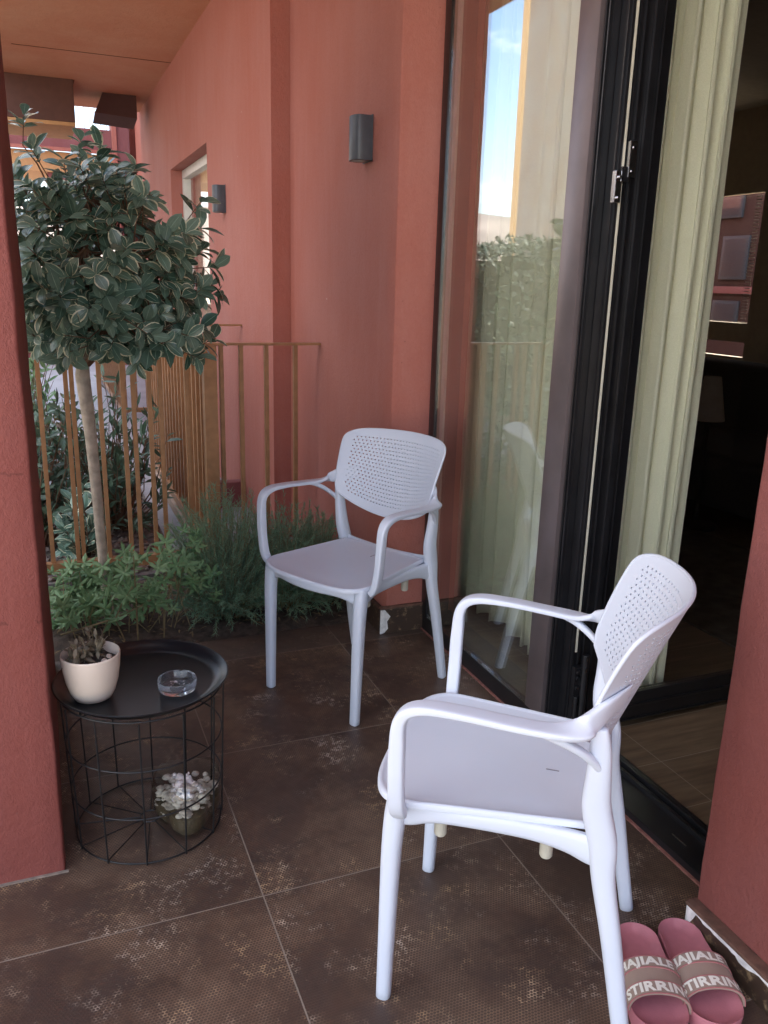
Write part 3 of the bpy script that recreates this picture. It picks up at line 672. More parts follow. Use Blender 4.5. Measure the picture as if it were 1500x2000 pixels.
for t in tips:
    m_ = min(mains, key=lambda p: (p - t).length); g_ = t - C0; dirn = (g_.normalized() + Vector((0, 0, .55)) + rv(.45)).normalized()
    if t.z > 1.7: dirn = (Vector((0, 0, 1)) + rv(.25)).normalized()
    st_ = t - dirn * .09
    tw.tube([m_, m_.lerp(st_, .6) + rv(.015), st_, t], [.003, .0025, .002, .0013], 5)
    n_ = R.randint(7, 11); ph = R.random() * 6.28
    a1 = dirn.orthogonal().normalized(); a2 = dirn.cross(a1)
    for k in range(n_):
        ph += 2.4; back = R.uniform(0, .055) if k > 1 else 0; sp = R.uniform(.7, 1.35) if k > 1 else .5
        rad_ = a1 * cos(ph) + a2 * sin(ph); d = (dirn + rad_ * sp * 1.6 + Vector((0, 0, -.25))).normalized()
        L = R.uniform(.042, .088)
        leaf(lf_, t - dirn * back, d, (dirn + Vector((-.25, -.5, .5)) * .7 + rv(.35)), L, L * R.uniform(.46, .58), R.uniform(.05, .35), R.uniform(.1, .4), (R.random(), R.random() ** 1.3), 6, 1.25)
    if R.random() < .12:
        for k in range(5): leaf(tw, t, dirn + rv(.35), rv(), .022, .004, .05, .1, (0, 0), 2)
rel(tw.build('branches', TWIG, smooth=True), root); cr_ = rel(lf_.build('crown', LEAF, smooth=True, uv=True), root)

# geranium
def geranium(x0, x1, y0, y1, hmin, hmax, n, label, hang=()):
    rt = empty('geranium', ((x0 + x1) / 2, (y0 + y1) / 2, 0)); tag(rt, label, 'plant')
    L_ = MB(); S_ = MB()
    for i in range(n):
        x = R.uniform(x0, x1); y = R.uniform(y0, y1); h = R.uniform(hmin, hmax) * (1 if R.random() < .7 else 1.15)
        b = Vector((R.uniform(x0, x1) * .4 + x * .6, R.uniform(1.5, 1.8), .01)); tpt = Vector((x, y, h)); mid = b.lerp(tpt, .5) + rv(.03) + Vector((0, 0, .03))
        S_.tube([b, mid, tpt], [.0022, .0018, .0012], 5)
        for k in range(R.randint(2, 4)):
            c = tpt + rv(.035); nrm = (Vector((-.2, -.6, .9)) + rv(.6)).normalized(); d0 = nrm.orthogonal().normalized(); d0 = Matrix.Rotation(R.random() * 6.28, 3, nrm) @ d0
            r_ = R.uniform(.030, .054); s_ = nrm.cross(d0); vs = [c]; uv = [(0, 0)]; M_ = 61
            for j in range(M_):
                a = (j / (M_ - 1) - .5) * 5.3; lobe = abs(cos(a * 5 / 5.3 * pi / 1.0 * .5)) if 0 else (.5 + .5 * cos(a * 2 * pi / 1.06)); sub = .5 + .5 * cos(a * 2 * pi / .265)
                rad_ = r_ * (.30 + .48 * lobe + .24 * sub * (lobe + .25)); 
                vs.append(c + (d0 * cos(a) + s_ * sin(a)) * rad_ + nrm * (.12 * r_ * cos(a * 6) + .10 * rad_)); uv.append((.5, rad_ / r_))
            L_.add(vs, [(0, j, j + 1) for j in range(1, M_)], uv, (R.random(), R.random()))
            S_.tube([tpt, c], .0011, 4)
    rel(L_.build('leaves', GLEAF, uv=True, smooth=True), rt); rel(S_.build('stems', PSTEM, smooth=True), rt)
    return rt
g1 = geranium(-.42, -.17, 1.46, 1.74, .04, .22, 34, 'lobed-leaf geranium in the planter behind the potted succulent')
g2 = geranium(-.16, .16, 1.44, 1.72, .08, .30, 36, 'taller lobed-leaf geranium between the tree trunk and the feathery bushes')
q = MB()
q.tube([(-.38, 1.5, .05), (-.2, 1.47, .10), (-.08, 1.46, .15), (.03, 1.5, .21), (.06, 1.53, .30)], [.004, .0036, .0032, .003, .002], 6)
q.tube([(-.115, 1.44, .0), (-.113, 1.45, .18), (-.113, 1.46, .34)], [.0035, .003, .002], 6)
q.tube([(-.16, 1.47, .01), (-.19, 1.47, .10), (-.15, 1.49, .17), (-.18, 1.5, .24)], [.003, .003, .003, .002], 6)
q.tube([(-.02, 1.45, .01), (-.01, 1.46, .12), (.02, 1.48, .2)], [.003, .0025, .002], 6)
rel(q.build('woody_stems', PSTEM, smooth=True), g2)

def rosemary(cx_, cy_, rx, ry, h, n, label):
    rt = empty('rosemary_bush', (cx_, cy_, 0)); tag(rt, label, 'bush')
    L_ = MB(); S_ = MB()
    for i in range(n):
        a = R.random() * 6.28; rr_ = sqrt(R.random()); ex = cx_ + rx * rr_ * cos(a); ey = cy_ + ry * rr_ * sin(a)
        hh = h * (1 - (.85 if sin(a) < 0 else .4) * rr_ ** 2.5) * R.uniform(.4, 1.05); b = Vector((cx_ + .35 * rx * rr_ * cos(a), cy_ + .3 * ry * rr_ * sin(a), 0)); e = Vector((ex, ey, max(.03, hh)))
        mid = b.lerp(e, .55) + Vector((0, 0, .06)) + rv(.03); P = []
        for k in range(9): t = k / 8; P.append(b * (1 - t) ** 2 + mid * 2 * t * (1 - t) + e * t * t + rv(.004))
        S_.tube(P, [.0016] * 4 + [.001] * 5, 4, False)
        for k in range(46):
            t = R.uniform(.15, 1.02); c = b * (1 - t) ** 2 + mid * 2 * t * (1 - t) + e * t * t
            tg = ((mid - b) * (1 - t) + (e - mid) * t).normalized(); d = (tg * R.uniform(.5, 1.3) + rv(.8)).normalized(); L = R.uniform(.018, .034)
            s_ = d.orthogonal().normalized() * .0013; s2 = d.cross(s_)
            L_.add([c - s_, c + s_, c + d * L + s2 * .4, c + d * L * .6 + s2 * 1.2], [(0, 1, 3), (1, 2, 3), (0, 3, 2)], [(0, 0), (0, 0), (0, 1), (0, 1)], (R.random(), R.random()))
    rel(L_.build('foliage', NEEDLE, uv=True), rt); rel(S_.build('stems', PSTEM), rt)
rosemary(.26, 1.66, .24, .30, .52, 400, 'feathery grey-green bush left of the first chair, tallest in the planter')
rosemary(.50, 1.67, .22, .29, .46, 340, 'feathery bush seen through the left arm of the rear chair')
rosemary(.665, 1.68, .13, .28, .40, 230, 'feathery bush against the facade wall at the right end of the planter')

def shrub(name, cx_, cy_, rx, ry, h, n, mat_, label, L0=.06, wr=.2, z0=0.02):
    rt = empty(name, (cx_, cy_, 0)); tag(rt, label, 'shrub'); L_ = MB(); S_ = MB()
    for i in range(n):
        a = R.random() * 6.28; rr_ = sqrt(R.random()); e = Vector((cx_ + rx * rr_ * cos(a), cy_ + ry * rr_ * sin(a), z0 + h * R.uniform(.12, 1) * (1 - .3 * rr_)))
        b = Vector((cx_ + .2 * rx * rr_ * cos(a), cy_ + .2 * ry * rr_ * sin(a), z0)); mid = b.lerp(e, .5) + rv(.05)
        S_.tube([b, mid, e], [.004, .003, .0015], 5, False)
        for k in range(R.randint(8, 14)):
            t = R.uniform(.35, 1); c = b.lerp(mid, t * 2) if t < .5 else mid.lerp(e, t * 2 - 1)
            L = L0 * R.uniform(.6, 1.2); leaf(L_, c, (e - b).normalized() * .5 + rv(.9) + Vector((0, 0, .25)), Vector((-.2, -.5, .8)) + rv(.5), L, L * wr * R.uniform(.8, 1.3), R.uniform(-.1, .4), .2, (R.random(), R.random()), 3)
    rel(L_.build('foliage', mat_, uv=True, smooth=True), rt); rel(S_.build('stems', TWIG, smooth=True), rt)
shrub('oleander_shrub', -.06, 2.95, .30, .42, .98, 95, SLEAF, 'dark narrow-leaved shrub behind the railing, right of the tree trunk', .085, .2)
shrub('oleander_shrub', -.45, 2.75, .24, .35, 1.0, 85, SLEAF, 'dark glossy shrub behind the railing, left of the tree trunk', .07, .34)
shrub('photinia_shrub', -.30, 3.3, .26, .3, .75, 70, RLEAF, 'low reddish-brown shrub in the gravel bed behind the railing', .045, .4)
shrub('broadleaf_shrub', -.25, 2.42, .10, .12, .45, 22, LEAF, 'small blue-green shrub at the foot of the railing behind the trunk', .075, .45)
shrub('tall_shrub', -.62, 4.7, .45, .45, 1.35, 90, GLEAF, 'bright green shrub far behind the left end of the railing', .09, .3)
# hedge outside the terrace to the left
root = empty('hedge', (-2.8, 3.5, -.1)); tag(root, 'clipped hedge with leaves toned for shade outside the terrace, seen reflected in the glass door', 'hedge')
q = MB(); HR = random.Random(3)
for i in range(6500):
    y = HR.uniform(2.6, 9.0); top = 1.72 + .12 * noise.noise(Vector((y * 1.7, 0, 0))) + .05 * noise.noise(Vector((y * 6, 0, 0)))
    if HR.random() < .6: c = Vector((-2.5 + HR.uniform(-.12, .06), y, HR.uniform(0, top)))
    else: c = Vector((HR.uniform(-3.1, -2.45), y, top + HR.uniform(-.1, .07)))
    L = HR.uniform(.05, .10); leaf(q, c, Vector((HR.uniform(-.2, 1), HR.uniform(-1, 1), HR.uniform(-.3, 1))), Vector((.6, HR.uniform(-.5, .5), .8)), L, L * .45, .2, .2, (HR.random(), HR.random()), 2)
rel(q.build('leaves', leafmat('shaded_hedge_leaf', (.012, .026, .015), (.028, .05, .028)), uv=True), root)  # leaf colour darkened so the hedge reads as standing in shade
q = MB()
for k in range(25): 
    y0_ = 2.6 + k * .25; q.box((-3.0, y0_, -.1), (-2.62, y0_ + .23, 1.60 + .1 * noise.noise(Vector((y0_ * 1.7, 0, 0)))))
rel(q.build('inner_twigs', plain('hedge_core', (.02, .025, .015), .95)), root)
# gravel stones, dry leaves in the beds
q = MB()
def pebble(mb, c, r, sq=.6, mi=0, n=7):
    vs = []; ax = [R.uniform(.7, 1.3) for _ in range(3)]; rot = Matrix.Rotation(R.random() * 6, 3, 'Z') @ Matrix.Rotation(R.uniform(-.5, .5), 3, 'X'); sd_ = R.random() * 50
    fs = []; rows = 5
    for j in range(rows + 1):
        ph = pi * j / rows
        for k in range(n):
            a = 2 * pi * k / n; p = Vector((sin(ph) * cos(a) * ax[0], sin(ph) * sin(a) * ax[1], cos(ph) * ax[2] * sq)); p *= 1 + .25 * noise.noise(p * 1.5 + Vector((sd_, 0, 0)))
            vs.append(Vector(c) + rot @ p * r)
    for j in range(rows):
        for k in range(n): fs.append((j * n + k, (j + 1) * n + k, (j + 1) * n + (k + 1) % n, j * n + (k + 1) % n))
    mb.add(vs, fs, mi=mi)
for i in range(1500): pebble(q, (R.uniform(-.9, .14), 2.2 + 1.6 * R.random(), .02), R.uniform(.007, .02), mi=R.choice((0, 0, 1)), n=6)
tag(q.build('gravel_stones', [stone_mat('grey_gravel', (.10, .08, .07), (.26, .21, .19)), stone_mat('brown_gravel', (.09, .05, .04), (.2, .13, .1))], smooth=True), 'loose gravel spread over the bed behind the railing', 'gravel', kind='stuff')
q = MB()
dry = leafmat('dry_leaf', (.16, .11, .05), (.28, .20, .10), None, .8)
for i in range(260): leaf(q, Vector((R.uniform(-.42, .78), R.uniform(1.4, 1.95), .03)), rv() * Vector((1, 1, .2)), Vector((0, 0, 1)) + rv(.3), R.uniform(.015, .04), .008, .2, .1, (R.random(), 0), 3)
tag(q.build('leaf_litter', dry, uv=True), 'dry leaves and needles lying on the planter soil', 'leaf litter', kind='stuff')

# ------------------------------------------------------------------ white armchair
def yc(z): return -.243 + (.83 - z) * .40
def make_chair():
    rt = empty('armchair', (0, 0, 0))
    # seat
    q = MB(); out_ = []
    def hw(y): return .172 + (.210 - .172) * max(0, min(1, (y + .115) / .30))
    ys = [-.118 + i * (.30) / 12 for i in range(13)]
    for y in ys: out_.append((hw(y), y))
    NF = 30
    for i in range(NF + 1):
        a = i / NF * pi; out_.append((.211 * (math.copysign(abs(cos(a)) ** .55, cos(a))) if abs(cos(a)) > 1e-6 else 0, .182 + .096 * abs(sin(a)) ** .72))
    for y in ys[::-1]: out_.append((-hw(y), y))
    for i in range(1, 8): x = -.172 + .344 * i / 8; out_.append((x, -.118 - .012 * (1 - (x / .172) ** 2)))
    cl = []
    for p_ in out_:
        if not cl or (Vector(p_) - Vector(cl[-1])).length > .002: cl.append(p_)
    ctr = Vector((0, .08)); vs = []; rings = [(1, -.012), (1.0, -.003), (.988, .0), (.965, .0005), (.955, -.0012), (.93, -.0028), (.75, -.005), (.45, -.0075), (.15, -.0085)]
    for s_, dz in rings:
        for p_ in cl: v = ctr + (Vector(p_) - ctr) * s_; vs.append((v.x, v.y, .452 + dz + .010 * max(0, (v.y - .05) / .2) * 0 - .006 * max(0, (v.y - .19) / .08) ** 1.5))
    n = len(cl); fs = []
    for j in range(len(rings) - 1):
        for k in range(n): fs.append((j * n + k, j * n + (k + 1) % n, (j + 1) * n + (k + 1) % n, (j + 1) * n + k))
    fs.append(tuple((len(rings) - 1) * n + k for k in range(n))); fs.append(tuple(range(n))[::-1])
    q.add(vs, fs); seat = q.build('seat', WHITE, rt, smooth=True, fixn=True)
    q = MB(); q.sweep([(-.020, -.050, .4462), (-.020, -.026, .4462)], [(1, 0, 0)] * 2, .0014, .0006, 2, 8); q.build('slot', plain('slot_grey', (.22, .22, .26), .6), seat)
    # frame under the seat
    q = MB(); PF = []
    for i in range(13):
        x = -.185 + .37 * i / 12; t = 1 - (x / .185) ** 2; PF.append((x, .208 + .056 * t ** .8, .4195))
    hz = [.030, .021, .0165] + [.0155] * 7 + [.0165, .021, .030]
    PF = [(x, y, .440 - h) for (x, y, z), h in zip(PF, hz)]
    q.sweep(PF, [(0, 0, 1)] * 13, hz, .008, 2, 12)
    for sg in (-1, 1):
        ps = [(.192, .222), (.191, .195), (.189, .15), (.187, .07), (.183, -.02), (.183, -.08), (.186, -.118), (.188, -.145)]; hh = [.024, .024, .0175, .0155, .0170, .022, .028, .030]
        q.sweep([(sg * x, y, .441 - h) for (x, y), h in zip(ps, hh)], [(0, 0, 1)] * 8, hh, .009, 4, 12)
    ps = [-.17, -.12, 0, .12, .17]; hh = [.04, .024, .019, .024, .04]
    q.sweep([(x, y_, z_) for x, y_, z_ in ((-.182, -.136, .425), (-.12, -.136, .427), (0, -.137, .428), (.12, -.136, .427), (.182, -.136, .425))], [(0, 0, 1)] * 5, [.036, .026, .020, .026, .036], .007, 6, 12)
    q.build('seat_frame', WHITE, rt, smooth=True)
    for sx_ in (-.152, .152):
        for y in (.145, -.045):
            q = MB(); q.lathe([(0, .356), (.0095, .3565), (.0115, .360), (.0122, .44)], (sx_, y, 0), 20); q.build('stacking_peg', PEG, rt, smooth=True)
    for sg in (-1, 1):
        q = MB(); q.sweep([(sg * .187, .233, 0), (sg * .189, .230, .15), (sg * .191, .226, .32), (sg * .192, .221, .40), (sg * .192, .216, .4435)], [(1, 0, 0)] * 5, [.0150, .0165, .0185, .0195, .019], [.0140, .0155, .0180, .0195, .019], 5, 20, 2.7)
        q.build('leg', WHITE, rt, smooth=True)
        q = MB(); q.sweep([(sg * .201, -.215, 0), (sg * .199, -.196, .10), (sg * .194, -.168, .25), (sg * .189, -.145, .36), (sg * .188, -.137, .43), (sg * .192, -.121, .50), (sg * .199, -.119, .56), (sg * .203, -.118, .605), (sg * .204, -.116, .630), (sg * .204, -.114, .650)],
                          [(0, 1, .15)] * 10, [.0145, .0155, .0175, .0200, .0240, .0240, .0205, .0180, .0155, .012], [.0135, .0145, .0155, .0165, .0175, .0165, .0145, .0125, .0115, .009], 5, 20, 2.7)
        q.build('leg', WHITE, rt, smooth=True)
        # arm, curling round the shell
        P = [(.219, .205, .432), (.236, .207, .455), (.247, .207, .51), (.252, .206, .58), (.254, .200, .637), (.2545, .168, .661), (.254, .10, .6635), (.252, .02, .658), (.246, -.045, .6545), (.236, -.085, .659), (.219, -.101, .667), (.193, -.1225, .678), (.150, -.1525, .690)]
        Aw = [(.2, 1, 0), (0, 1, 0), (0, 1, .1), (0, 1, .3), (.3, .8, .6), (1, .25, .25), (1, 0, 0), (1, 0, 0), (1, -.15, -.1), (.8, -.35, -.65), (.35, -.2, -1), (.1, -.05, -1), (0, 0, -1)]
        Aw = [(1, 0, 0)] * 5 + [(1, 0, 0)] * 3 + [(1, -.1, -.05), (.85, -.2, -.55), (.35, .15, -1), (.1, .36, -1), (0, .38, -1)]
        wA = [.010, .0110, .0110, .0120, .0140, .0175, .0185, .0190, .0200, .0195, .0190, .0240, .0215]
        wB = [.0130, .0140, .0140, .0135, .0110, .0085, .0070, .0066, .0066, .0070, .0070, .0060, .0020]
        q = MB(); q.sweep([(sg * x, y, z) for x, y, z in P], [(sg * a, b, c) for a, b, c in Aw], wA, wB, 6, 24, 4.2)
        q.sweep([(sg * x, y, z) for x, y, z in ((.251, -.005, .653), (.245, -.045, .643), (.231, -.083, .620), (.216, -.108, .596), (.205, -.121, .575))], [(sg, 0, 0)] * 5, [.008, .009, .0085, .008, .007], [.004, .007, .0065, .0065, .006], 5, 14)
        q.build('armrest', WHITE, rt, smooth=True)
    # perforated shell
    CW, CH = 34, 22; q = MB(); vid = {}; V = []
    def smap(s, t):
        c_ = .07; s2 = s * (1 - c_ * abs(t) ** 9 * (1 if t > 0 else .55)); t2 = t * (1 - c_ * 1.6 * abs(s) ** 10 * (1 if t > 0 else .2))
        tt = (t2 + 1) / 2; half = .197 + .020 * tt ** .8; x = s2 * half
        zb_ = .558 + .066 * abs(x / .2) ** 2.1; zt_ = .833 - .004 * (x / .2) ** 2; z = zb_ + (zt_ - zb_) * tt
        return Vector((x, yc(z) + (1.95 - 14 * (z - .70) ** 2) * x * x, z))
    def pos(u, v, side):      # u in 0..CW, v in 0..CH
        s = u / CW * 2 - 1; t = v / CH * 2 - 1; p = smap(s, t)
        nx = smap(min(1, s + .02), t) - smap(max(-1, s - .02), t); nz = smap(s, min(1, t + .02)) - smap(s, max(-1, t - .02)); n_ = nx.cross(nz).normalized()
        th = .0030
        return p + n_ * (th if side == 0 else -th)
    def vert(u, v, side):
        k = (round(u, 3), round(v, 3), side)
        if k not in vid: vid[k] = len(V); V.append(pos(u, v, side))
        return vid[k]
    F = []
    for row in range(CH):
        off = .5 if row % 2 else 0; cells = []
        u = off; 
        if off: cells.append((0, .5))
        while u + 1 <= CW + 1e-6: cells.append((u, u + 1)); u += 1
        if off: cells.append((CW - .5, CW))
        for (a, b) in cells:
            full = b - a > .9; mu = (a + b) / 2; mv = row + .5
            rim = [(a, row), (mu, row), (b, row), (b, mv), (b, row + 1), (mu, row + 1), (a, row + 1), (a, mv)] if full else [(a, row), (b, row), (b, mv), (b, row + 1), (a, row + 1), (a, mv)]
            sx_ = mu / CW * 2 - 1; sz_ = mv / CH * 2 - 1
            holed = full and abs(sx_) < .86 and -.80 < sz_ < .84 and (abs(sx_) ** 5 + abs(sz_) ** 5) < .72
            for side in (0, 1):
                ri = [vert(x, y, side) for x, y in rim]
                if holed:
                    hi = []
                    for k in range(8):
                        ang = -3 * pi / 4 + k * pi / 4; hi.append(vert(mu + .19 * cos(ang), mv + .225 * sin(ang), side))
                    for k in range(8):
                        fc = (ri[k], ri[(k + 1) % 8], hi[(k + 1) % 8], hi[k]); F.append(fc if side == 0 else fc[::-1])
                    if side == 0: h0 = hi
                    else:
                        for k in range(8): F.append((h0[(k + 1) % 8], hi[(k + 1) % 8], hi[k], h0[k])[::-1])
                else: F.append(tuple(ri) if side == 0 else tuple(ri)[::-1])
    # outer rim
    bd = [(i * .5, 0) for i in range(CW * 2)] + [(CW, i * .5) for i in range(CH * 2)] + [(CW - i * .5, CH) for i in range(CW * 2)] + [(0, CH - i * .5) for i in range(CH * 2)]
    def has(u, v): return (round(u, 3), round(v, 3), 0) in vid
    bd = [b_ for b_ in bd if has(*b_)]
    for i in range(len(bd)):
        a, b = bd[i], bd[(i + 1) % len(bd)]; F.append((vert(*a, 0), vert(*a, 1), vert(*b, 1), vert(*b, 0)))
    q.add(V, F); o = q.build('backrest', WHITE, rt, fixn=True)
    me = o.data; me.polygons.foreach_set('use_smooth', [True] * len(me.polygons)); me.set_sharp_from_angle(angle=radians(45))
    # thick bead round the edge
    bead = [smap(b[0] / CW * 2 - 1, b[1] / CH * 2 - 1) for b in bd]; q = MB(); q.tube(bead, .0042, 8, closed=True); q.build('edge_bead', WHITE, o, smooth=True)
    return rt
ch1 = make_chair(); ch1.location = (.56025, .90625, 0); ch1.rotation_euler = (0, 0, atan2(.87678, -.48089))
tag(ch1, 'white plastic armchair standing farther back, in front of the planter', 'chair', 'white perforated armchairs')
ch2 = copy_tree(ch1); ch2.location = (.45, -.3375, 0); ch2.rotation_euler = (0, 0, atan2(.78387, .62093))
ch2['label'] = 'white plastic armchair nearest the viewer, turned away, beside the pink slides'

# ------------------------------------------------------------------ tray table
TX, TY = -.200, .366
root = empty('tray_table', (TX, TY, 0)); tag(root, 'round black metal side table with a lift-off tray on a wire basket', 'table')
q = MB(); q.lathe([(0, .379), (.162, .379), (.174, .382), (.186, .392), (.197, .4005), (.2005, .402), (.203, .4005), (.2015, .3975), (.192, .392), (.18, .381), (.168, .3765), (0, .3765)], n=96)
tray = q.build('tray', TRAYM, root, smooth=True)
def ring(r, z, n=72): return [(r * cos(2 * pi * k / n), r * sin(2 * pi * k / n), z) for k in range(n)]
a0 = radians(-99)
for rr_, z in ((.1745, .004), (.179, .125), (.183, .25), (.187, .3765)):
    q = MB(); q.tube(ring(rr_, z), .0021, 8, closed=True); q.build('wire_ring', WIRE, root, smooth=True)
for k in range(12):
    a = a0 + k * pi / 6; q = MB(); q.tube([(.1775 * cos(a), .1775 * sin(a), -.0 + .001), (.1905 * cos(a), .1905 * sin(a), .374)], .0021, 8); q.build('wire_upright', WIRE, root, smooth=True)
for k in range(12):
    a = a0 + k * pi / 6; q = MB(); q.tube([(.024 * cos(a), .024 * sin(a), .008), (.1745 * cos(a), .1745 * sin(a), .008)], .0015, 6); q.build('base_spoke', WIRE, root, smooth=True)
q = MB(); q.tube(ring(.024, .008, 24), .0019, 6, closed=True); q.build('hub_ring', WIRE, root, smooth=True)

# pot with succulent
root = empty('plant_pot', (-.314, .333, .379)); tag(root, 'cream ceramic pot with a small withered succulent on the tray', 'plant pot')
q = MB(); q.lathe([(0, 0), (.034, 0), (.042, .003), (.050, .018), (.058, .045), (.063, .075), (.0655, .108), (.0650, .111), (.0635, .112), (.0620, .110), (.0605, .085), (.057, .07)], n=64); q.build('pot', POTM, root, smooth=True)
q = MB(); N_ = 20
vs = [(0, 0, .090)] + [(r_ * cos(2 * pi * k / 24), r_ * sin(2 * pi * k / 24), .088 + .005 * noise.noise(Vector((r_ * 90, k, 0)))) for r_ in (.02, .04, .0605) for k in range(24)]
fs = [(0, 1 + k, 1 + (k + 1) % 24) for k in range(24)] + [(1 + j * 24 + k, 1 + (j + 1) * 24 + k, 1 + (j + 1) * 24 + (k + 1) % 24, 1 + j * 24 + (k + 1) % 24) for j in range(2) for k in range(24)]
q.add(vs, fs)
for i in range(60): a = R.random() * 6.28; r_ = .055 * sqrt(R.random()); pebble(q, (r_ * cos(a), r_ * sin(a), .091), R.uniform(.003, .007))
q.build('soil', SOIL, root, smooth=True)
q = MB(); pebble(q, (.040, -.002, .097), .009); pebble(q, (.028, -.02, .096), .007); q.build('stone', PEBB, root, smooth=True)
q = MB()
for i in range(11):
    b = Vector((R.uniform(-.04, .02), R.uniform(-.03, .04), .088)); e = b + Vector((R.uniform(-.02, .014), R.uniform(-.015, .015), R.uniform(.02, .062)))
    q.tube([b, e], .0016, 5)
    for k in range(16):
        t = R.uniform(.2, 1.05); leaf(q, b.lerp(e, t), rv() + Vector((0, 0, .5)), Vector((0, 0, 1)) + rv(.4), R.uniform(.014, .028), .0095, R.uniform(-.3, .3), .3, (R.random(), R.random()), 3)
q.build('succulent', SUCC, root, uv=True, smooth=True)

# ashtray
root = empty('ashtray', (-.127, .306, .379)); tag(root, 'small round clear glass ashtray on the black tray', 'ashtray')
gg = G('clear_glass'); AG = gg.done(gg.n('ShaderNodeMixShader', {0: .13, 1: gg.n('ShaderNodeBsdfPrincipled', {'Base Color': (.92, .96, 1, 1), 'Roughness': .02, 'IOR': 1.5, 'Transmission Weight': 1.0}), 2: gg.n('ShaderNodeBsdfTranslucent', {0: (.75, .82, .92, 1)})}))
q = MB(); NA = 72; prof = [(0, .001), (.040, .001), (.0430, .003), (.0445, .012), (.0455, .026), (.0448, .0285), (.0425, .0285), (.0412, .026), (.0395, .013), (.036, .009), (0, .008)]
vs = []
for (r_, z) in prof:
    for k in range(NA):
        a = 2 * pi * k / NA; dz = 0
        if z > .024:
            for nk in range(3):
                dd = abs((a - (1.2 + nk * 2 * pi / 3) + pi) % (2 * pi) - pi)
                if dd < .12: dz = -.005 * (1 - dd / .12)
        vs.append((r_ * cos(a), r_ * sin(a), z + dz))
q.add(vs, [(i * NA + k, i * NA + (k + 1) % NA, (i + 1) * NA + (k + 1) % NA, (i + 1) * NA + k) for i in range(len(prof) - 1) for k in range(NA)])
q.build('glass_dish', AG, root, smooth=True, fixn=True)
q = MB()
for i in range(40): a = R.random() * 6.28; r_ = .03 * sqrt(R.random()); pebble(q, (r_ * cos(a), r_ * sin(a), .0088), R.uniform(.0006, .0022), .4)
q.build('ash', plain('ash', (.45, .42, .43), .95), root)

# glass terrarium with stones
root = empty('glass_vase', (-.112, .325, .0)); tag(root, 'clear three-sided glass bowl of pebbles, coral and moss inside the wire basket', 'vase')
def tri(a, rr_): return rr_ * (1 + .20 * cos(3 * (a - radians(-97)))) 
prof = [(.062, .0105), (.069, .012), (.073, .022), (.077, .045), (.079, .075), (.078, .105), (.073, .128), (.066, .142), (.064, .144)]
q = MB(); NA = 60; vs = []
for r_, z in prof:
    for k in range(NA): a = 2 * pi * k / NA; vs.append((tri(a, r_) * cos(a), tri(a, r_) * sin(a), z))
fs = [(i * NA + k, i * NA + (k + 1) % NA, (i + 1) * NA + (k + 1) % NA, (i + 1) * NA + k) for i in range(len(prof) - 1) for k in range(NA)] + [tuple(range(NA))[::-1]]
q.add(vs, fs); q.build('glass_wall', VGLASS, root, smooth=True)
q = MB(); vs = []
for r_, z in [(.03, .0125), (.064, .013), (.071, .024), (.075, .046), (.074, .060), (.03, .062)]:
    for k in range(NA): a = 2 * pi * k / NA; w_ = 1 + .05 * noise.noise(Vector((k * .5, r_ * 70, 0))); vs.append((tri(a, r_ * .97) * w_ * cos(a), tri(a, r_ * .97) * w_ * sin(a), z))
q.add(vs, [(i * NA + k, i * NA + (k + 1) % NA, (i + 1) * NA + (k + 1) % NA, (i + 1) * NA + k) for i in range(5) for k in range(NA)] + [tuple(5 * NA + k for k in range(NA))])
q.build('moss', MOSS, root, smooth=True)
q = MB()
for i in range(190):
    a = R.random() * 6.28; r_ = tri(a, .067) * sqrt(R.random()); pebble(q, (r_ * cos(a), r_ * sin(a), R.uniform(.040, .100)), R.uniform(.007, .014), n=10)
q.build('pebbles', PEBB, root, smooth=True)
for i in range(5):
    q = MB(); a = i * 2.4 + 1; r_ = .044 * sqrt((i + .7) / 5); c = Vector((r_ * cos(a), r_ * sin(a), .098 + R.uniform(-.008, .012))); d = rv(); d.z *= .5; d.normalize()
    for k in range(7): pebble(q, c + d * (k - 3) * .006 + rv(.003), R.uniform(.006, .010), .9, n=9)
    for k in range(10): pebble(q, c + d * R.uniform(-.02, .02) + rv(.009), R.uniform(.0025, .0045), 1, n=6)
    q.build('coral_piece', CORAL, root, smooth=True)

